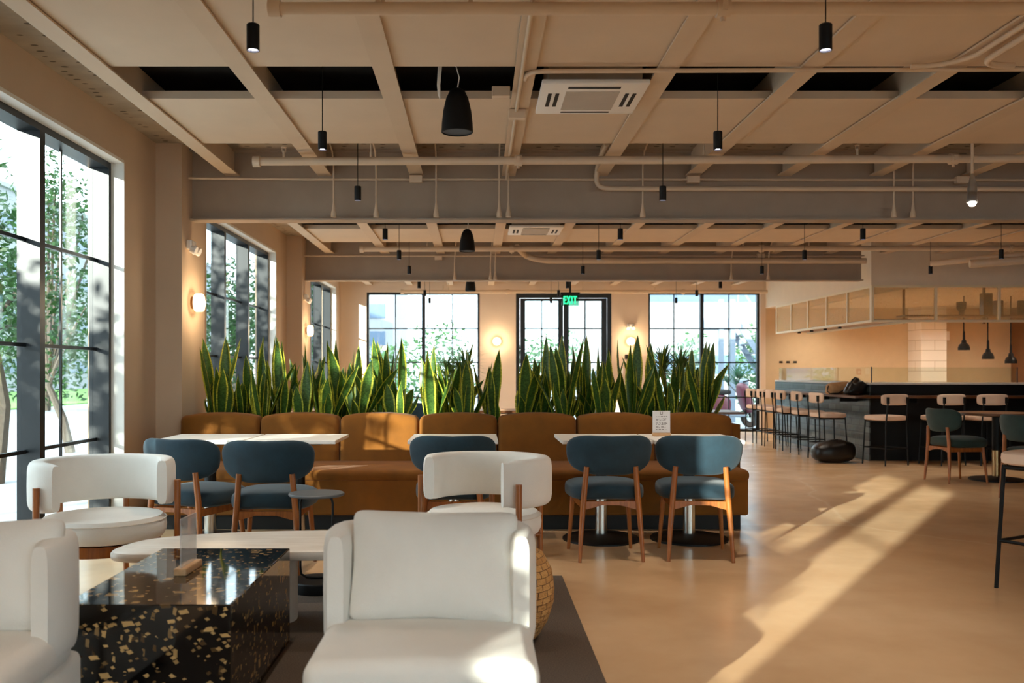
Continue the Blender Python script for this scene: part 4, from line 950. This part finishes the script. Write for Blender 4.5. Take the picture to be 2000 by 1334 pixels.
# exit sign
t = thing('exit_sign', 'green lit EXIT sign hanging in front of the entrance doors', 'sign', (1.745, 17.3, 2.43))
MB().box(-0.16, 0.16, -0.005, 0.005, 0, 0.21).build('sign_panel', M['exit_panel'], t)
lt = MB(); y0, y1 = -0.009, -0.0055
def bar(x, z, w_, h): lt.box(x, x + w_, y0, y1, z, z + h)
X0 = -0.125; HH, s_ = 0.15, 0.022; Z0 = 0.03
bar(X0, Z0, s_, HH); [bar(X0 + s_, Z0 + k, 0.032, s_) for k in (0, HH / 2 - s_ / 2, HH - s_)]
for sg2 in (-1, 1): lt.box(-s_ / 2, s_ / 2, y0 - 0.0005 * sg2, y1, -HH / 2 - 0.008, HH / 2 + 0.008, Matrix.Translation((X0 + 0.096, 0, Z0 + HH / 2)) @ Matrix.Rotation(R(20 * sg2), 4, 'Y'))
bar(X0 + 0.147, Z0, s_, HH)
bar(X0 + 0.185, Z0 + HH - s_, 0.066, s_); bar(X0 + 0.207, Z0, s_, HH - s_)
lt.build('lettering', M['exit'], t)
mt_ = MB(); mt_.box(-0.18, 0.18, -0.03, 0.03, 0.21, 0.25); mt_.tube([(0, 0, 0.25), (0, 0, ZD - 2.43)], 0.02, 10); mt_.build('mount', M['black_metal'], t)
# wall sconces, emergency lights, fire alarm
def sconce(loc, rot, label):
    t = thing('wall_sconce', label, 'lamp', loc, 0, 'round wall sconces'); t.rotation_euler = rot      # local +Z points away from the wall
    MB().lathe([(0, 0), (0.055, 0), (0.055, 0.028), (0, 0.028)], (0, 0, 0), 28).build('back_plate', M['brass'], t, True)
    MB().lathe([(0.03, 0.028), (0.074, 0.028), (0.080, 0.036), (0.080, 0.088), (0.074, 0.096), (0.062, 0.098), (0.058, 0.092), (0.058, 0.05), (0.03, 0.04)], (0, 0, 0), 32).build('glass_ring', M['lamp_ring'], t, True)
    MB().lathe([(0, 0.10), (0.03, 0.098), (0.046, 0.088), (0.048, 0.07), (0.048, 0.045), (0, 0.045)], (0, 0, 0), 28).build('diffuser', M['lamp_warm'], t, True)
    l = bpy.data.lights.new('sconce_light', 'POINT'); l.energy = 7; l.color = (1, 0.74, 0.45); l.shadow_soft_size = 0.06
    o = bpy.data.objects.new('sconce_light', l); COL.objects.link(o); o.parent = t; o.location = (0, 0, 0.16)
sconce((PX, 8.08, 1.80), (0, R(90), 0), 'round glowing wall sconce on the nearest pilaster')
sconce((PX, 13.45, 1.79), (0, R(90), 0), 'round glowing wall sconce on the farther pilaster')
sconce((0.39, YB, 1.79), (R(90), 0, 0), 'round glowing wall sconce on the entrance wall, window side of the doors')
sconce((3.04, YB, 1.79), (R(90), 0, 0), 'round glowing wall sconce above the red fire alarm')
def emergency(loc, rz, label):
    t = thing('emergency_light', label, 'emergency light', loc, rz, 'twin head emergency lights')      # faces -Y
    MB().rbox(-0.07, 0.07, -0.05, 0, -0.03, 0.05, 0.012, 3).build('housing', M['white_plastic'], t, True)
    for sx in (-1, 1): MB().lathe([(0, 0.0), (0.036, 0.0), (0.04, 0.012), (0.03, 0.05), (0, 0.055)], (0, 0, 0), 20, Matrix.Translation((sx * 0.055, -0.085, -0.045)) @ Matrix.Rotation(R(-70), 4, 'X')).build('lamp_head', M['white_plastic'], t, True)
emergency((PX, 7.98, 2.28), R(90), 'white twin head emergency light on the nearest pilaster')
emergency((PX, 13.35, 2.26), R(90), 'white twin head emergency light on the farther pilaster')
emergency((3.04, YB, 2.09), 0, 'white twin head emergency light above the sconce by the doors')
o = MB().rbox(-0.085, 0.085, -0.012, 0, -0.045, 0.045, 0.003, 1).build('wall_plaque', M['black_matte']); o.location = (3.02, YB, 1.485); tag(o, 'small black wall plaque under the sconce beside the doors', 'sign')
t = thing('fire_alarm', 'red fire alarm pull station on the wall beside the doors', 'fire alarm', (3.04, YB, 1.19))
MB().rbox(-0.045, 0.045, -0.04, 0, -0.06, 0.06, 0.006, 2).build('housing', M['red'], t)
MB().prism([(-0.025, 0.01), (0.025, 0.01), (0.008, -0.01), (0.008, -0.03), (-0.008, -0.03), (-0.008, -0.01)], 0.041, 0.046, Matrix.Rotation(R(90), 4, 'X')).build('pull_handle', M['white_plastic'], t)
o = MB().rbox(-0.04, 0.04, -0.012, 0, -0.06, 0.06, 0.004, 2).build('light_switch', M['white_plastic']); o.location = (2.86, YB, 1.20); tag(o, 'white wall switch beside the red fire alarm', 'switch')

# ------------------------------------------------------------ outside
struct('ground', MB().box(-120, 120, -90, 160, -0.3, -0.13), M['pavement'])
gr = MB().box(-29, -16, 24, 90, -0.13, -0.08).build('lawn', M['grass']); tag(gr, 'strip of grass across the street beyond the window wall', 'grass', None, 'stuff')
def tree(x, y, zc, rad, n, size, label, seed, trunk=None, cat='tree', mat='tree_leaf', name='tree', group='trees outside', clumps=6):
    t = thing(name, label, cat, (x, y, -0.13), 0, group); rg = random.Random(seed)
    tk = MB(); z = zc + 0.13
    pts_ = trunk or [(0, 0, 0), (0.08, 0.03, z * 0.35), (-0.05, 0, z * 0.7), (0, 0, z)]
    tk.tube(pts_, [0.10 * rad[0] ** 0.5, 0.08 * rad[0] ** 0.5, 0.055, 0.03][:len(pts_)] if len(pts_) == 4 else 0.06, 8)
    tip = Vector(pts_[-1]); mid = Vector(pts_[-2])
    lf = MB()
    for k in range(clumps):
        q = Vector((rg.uniform(-0.6, 0.6) * rad[0], rg.uniform(-0.6, 0.6) * rad[1], z + rg.uniform(-0.62, 0.62) * rad[2]))
        tk.tube([mid, (mid + q) / 2 + Vector((0, 0, 0.1)), q], [0.04, 0.025, 0.01], 6)
        lf.leaves(q, (rad[0] * 0.55, rad[1] * 0.55, rad[2] * 0.5), n // clumps, size, rg)
    tk.build('trunk', M['bark'], t, True); lf.build('foliage', M[mat], t, recalc=False)
tree(-5.7, 10.9, 2.5, (1.15, 1.5, 1.5), 3000, 0.12, 'leafy street tree filling the nearest window pane', 21, clumps=10)
tree(-6.62, 15.0, 3.1, (0.75, 0.9, 1.5), 1700, 0.11, 'slender street tree with a curved forked trunk', 22, [(0.0, 0, 0), (-0.12, 0, 0.55), (-0.36, 0, 1.1), (-0.20, 0, 1.7)], clumps=9)
tree(-7.0, -0.7, 2.05, (0.9, 2.4, 1.3), 7000, 0.15, 'street tree beside the window wall, behind the camera', 23, clumps=10)
tree(-7.0, 4.8, 3.0, (1.0, 1.7, 1.7), 6200, 0.13, 'street tree beside the window wall, hidden before the first pane', 24, clumps=10)
for i, (x, y, zc, r) in enumerate([(-8.2, 27, 2.2, 1.9), (-6.0, 32, 2.8, 2.0), (-9.5, 36, 3.2, 2.6), (-14.5, 31, 2.6, 2.4), (-15, 42, 3.4, 3.2)]):
    tree(x, y, zc, (r, r, r), 3000, 0.22, 'green tree down the street seen through the farther windows, %s along the row' % ORD[i], 30 + i, clumps=9)
def bush(x, y, rx, h, n, label, seed, mat='bush_leaf'):
    rg = random.Random(seed); lf = MB(); 
    for k in range(5): lf.leaves((rg.uniform(-0.6, 0.6) * rx, rg.uniform(-0.3, 0.3), h * rg.uniform(0.42, 0.6)), (rx * 0.55, 0.6, h * 0.52), n // 5, 0.17, rg)
    tag(lf.build('bush', M[mat], None, False, (x, y, -0.1), recalc=False), label, 'bush', 'bushes beyond the entrance wall')
for i, (x, y, h) in enumerate([(-2.6, 24.5, 2.0), (-0.9, 25, 2.5), (0.8, 24.2, 2.0), (2.2, 27.5, 2.3), (4.4, 25, 1.8), (6.0, 26, 2.2), (-4.6, 26.5, 2.6), (8.4, 26.5, 2.5)]):
    bush(x, y, 1.1, h, 1100, 'pale green bush beyond the entrance wall, %s in the row' % ORD[i], 60 + i)
rg = random.Random(91); lf = MB()  # leaf mass added out of view to keep direct sun off the front chair
for k in range(12): [lf.leaves((rg.uniform(-0.1, 0.1), -0.24 + 0.072 * k, zz), (0.30, 0.28, 0.5), 420, 0.16, rg) for zz in (0.6, 1.1, 1.68)]
tag(lf.build('blocker', M['tree_leaf'], None, False, (-3.75, -2.35, -0.1), recalc=False), 'unseen added leafy shrub outside the window wall, behind the camera', 'bush')
def building(name, label, x0, x1, y0, y1, h, floors, mat, wface):
    t = thing(name, label, 'building', ((x0 + x1) / 2, y0, -0.13)); xc = (x0 + x1) / 2
    MB().box(x0 - xc, x1 - xc, 0, y1 - y0, 0, h).build('walls', M[mat], t)
    MB().box(x0 - xc - 0.2, x1 - xc + 0.2, -0.2, y1 - y0 + 0.2, h, h + 0.3).build('roof', M[mat], t)
    for f_ in range(floors):
        z = 1.2 + f_ * (h - 0.6) / floors; hh = 0.9
        if wface == 'y': MB().box(x0 - xc + 0.5, x1 - xc - 0.5, -0.05, -0.001, z, z + hh).build('window_band', M['bldg_win'], t)
        else: MB().box(x1 - xc + 0.001, x1 - xc + 0.05, 0.8, y1 - y0 - 0.8, z, z + hh).build('window_band', M['bldg_win'], t)
bb = thing('sun_block_building', 'unseen pale building added behind the camera to block the sun', 'building', (-18.9 + 0.832 * 14, -28.3 - 0.555 * 14, -0.13), math.atan2(-0.555, 0.832))  # unseen mass added to stop low sun entering the front windows
MB().box(-13.5, 26, -6, 6, 0, 10.5).build('walls', M['bldg_light'], bb); MB().box(-13.7, 26.2, -6.2, 6.2, 10.5, 10.8).build('roof', M['bldg'], bb)
building('apartment_block', 'tall pale block with bluish window bands beyond the entrance wall', -11, -5.3, 58, 70, 11, 6, 'bldg', 'y')
building('street_building', 'long white building across the street beyond the window wall', -44, -30, 20, 110, 13, 4, 'bldg', 'x')
building('neighbour_building', 'low pale building beyond the bushes on the kitchen side', 5.5, 30, 44, 56, 7.5, 2, 'bldg', 'y')
# steel stair outside the kitchen side window
t = thing('steel_staircase', 'grey steel outdoor staircase beyond the window on the kitchen side', 'staircase', (6.35, 24.0, -0.13))
for x in (0.0, 0.30): MB().box(x - 0.06, x + 0.06, -0.06, 0.06, 0, 3.2).build('post', M['gate_steel'], t)
MB().box(-0.3, 0.5, -0.1, 1.1, 2.45, 2.7).build('landing', M['gate_steel'], t)
for y in (0.0, 1.0): MB().prism([(0.45, 2.7), (0.45, 2.45), (2.05, 0), (2.25, 0)], -0.03, 0.03, Matrix.Translation((0, y, 0)) @ Matrix.Rotation(R(90), 4, 'X')).build('stringer', M['gate_steel'], t)
sp2 = MB()
for k in range(11): sp2.box(0.45 + 0.15 * k, 0.72 + 0.15 * k, 0.03, 0.97, 2.5 - 0.235 * k, 2.53 - 0.235 * k)
sp2.build('tread', M['gate_steel'], t)
hr = MB(); hr.tube([(0.45, 0, 3.6), (2.2, 0, 0.95)], 0.03, 8); hr.tube([(0.45, 0, 2.6), (0.45, 0, 3.6)], 0.025, 8); hr.tube([(2.2, 0, 0.1), (2.2, 0, 0.95)], 0.025, 8); hr.build('handrail', M['gate_steel'], t)
# scooter
t = thing('motor_scooter', 'red and grey motor scooter parked outside the kitchen side window', 'scooter', (5.85, 21.6, -0.13), R(12))
for x in (-0.6, 0.6):
    MB().lathe([(0.12, -0.05), (0.22, -0.05), (0.25, 0), (0.22, 0.05), (0.12, 0.05), (0.12, -0.05)], (0, 0, 0), 22, Matrix.Translation((x, 0, 0.25)) @ Matrix.Rotation(R(90), 4, 'X')).build('wheel', M['rubber'], t, True)
MB().sup(0.42, 0.17, 0.24, 0.7, 0.7, 28, 12, lambda p: (p.x - 0.33, p.y, p.z + 0.58 - 0.1 * p.x)).build('rear_body', M['maroon'], t, True)
MB().sup(0.40, 0.14, 0.07, 0.7, 0.6, 24, 10, lambda p: (p.x - 0.30, p.y, p.z + 0.84)).build('saddle', M['rubber'], t, True)
MB().sup(0.13, 0.22, 0.36, 0.7, 0.7, 24, 12, lambda p: (p.x + 0.46 - 0.25 * p.z, p.y, p.z + 0.70)).build('front_shield', M['maroon'], t, True)
MB().rbox(-0.1, 0.45, -0.14, 0.14, 0.26, 0.32, 0.02, 2).build('footboard', M['gate_steel'], t)
hb2 = MB(); hb2.tube([(0.40, -0.32, 1.12), (0.38, -0.1, 1.08), (0.38, 0.1, 1.08), (0.40, 0.32, 1.12)], 0.02, 8); hb2.tube([(0.38, 0, 1.1), (0.6, 0, 0.25)], 0.03, 8); hb2.build('handlebar', M['rubber'], t, True)
MB().sup(0.10, 0.12, 0.10, 0.8, 0.8, 20, 10, lambda p: (p.x + 0.44, p.y, p.z + 1.06)).build('headlamp', M['gate_steel'], t, True)
# fan palm
t = thing('fan_palm', 'low fan palm outside the kitchen side window', 'plant', (6.9, 22.9, -0.13)); fp = MB(); stp = MB(); rg = random.Random(77)
for k in range(13):
    a = rg.uniform(0, 6.28); el = rg.uniform(0.25, 1.3); L = rg.uniform(0.7, 1.2); tip = Vector((math.cos(a) * math.cos(el), math.sin(a) * math.cos(el), math.sin(el))) * L + Vector((0, 0, 0.35))
    stp.tube([(0, 0, 0.3), tip], 0.012, 6)
    for q in range(13): fp.blade(tip, a + (q - 6) * 0.2, 0.5, 0.05, 0.7 + 0.4 * abs(q - 6) / 6 - (el - 0.7) * 0.5, 0.3, 0, 'strap', 4, 0.2)
stp.tube([(0, 0, 0), (0, 0, 0.36)], 0.10, 10); stp.build('stem', M['bark'], t, True); fp.build('foliage', M['palm_leaf'], t, recalc=False)
# car seen through the doors
t = thing('parked_car', 'white car parked beyond the entrance doors', 'car', (4.2, 29.5, -0.13))
side = [(-2.1, 0.30), (-2.15, 0.62), (-1.95, 0.86), (-1.15, 0.98), (-0.55, 1.42), (0.95, 1.46), (1.65, 1.02), (2.1, 0.92), (2.15, 0.32)]
MB().prism(side, -0.85, 0.85, Matrix.Rotation(R(90), 4, 'X')).build('body', M['car'], t)
MB().prism([(-0.98, 1.0), (-0.52, 1.36), (0.9, 1.40), (1.45, 1.02)], -0.86, 0.86, Matrix.Rotation(R(90), 4, 'X')).build('side_window', M['car_glass'], t)
for x in (-1.35, 1.35):
    for y in (-0.80, 0.80):
        MB().lathe([(0, -0.09), (0.30, -0.09), (0.32, -0.06), (0.32, 0.06), (0.30, 0.09), (0, 0.09)], (0, 0, 0), 24, Matrix.Translation((x, y, 0.32)) @ Matrix.Rotation(R(90), 4, 'X')).build('wheel', M['rubber'], t, True)
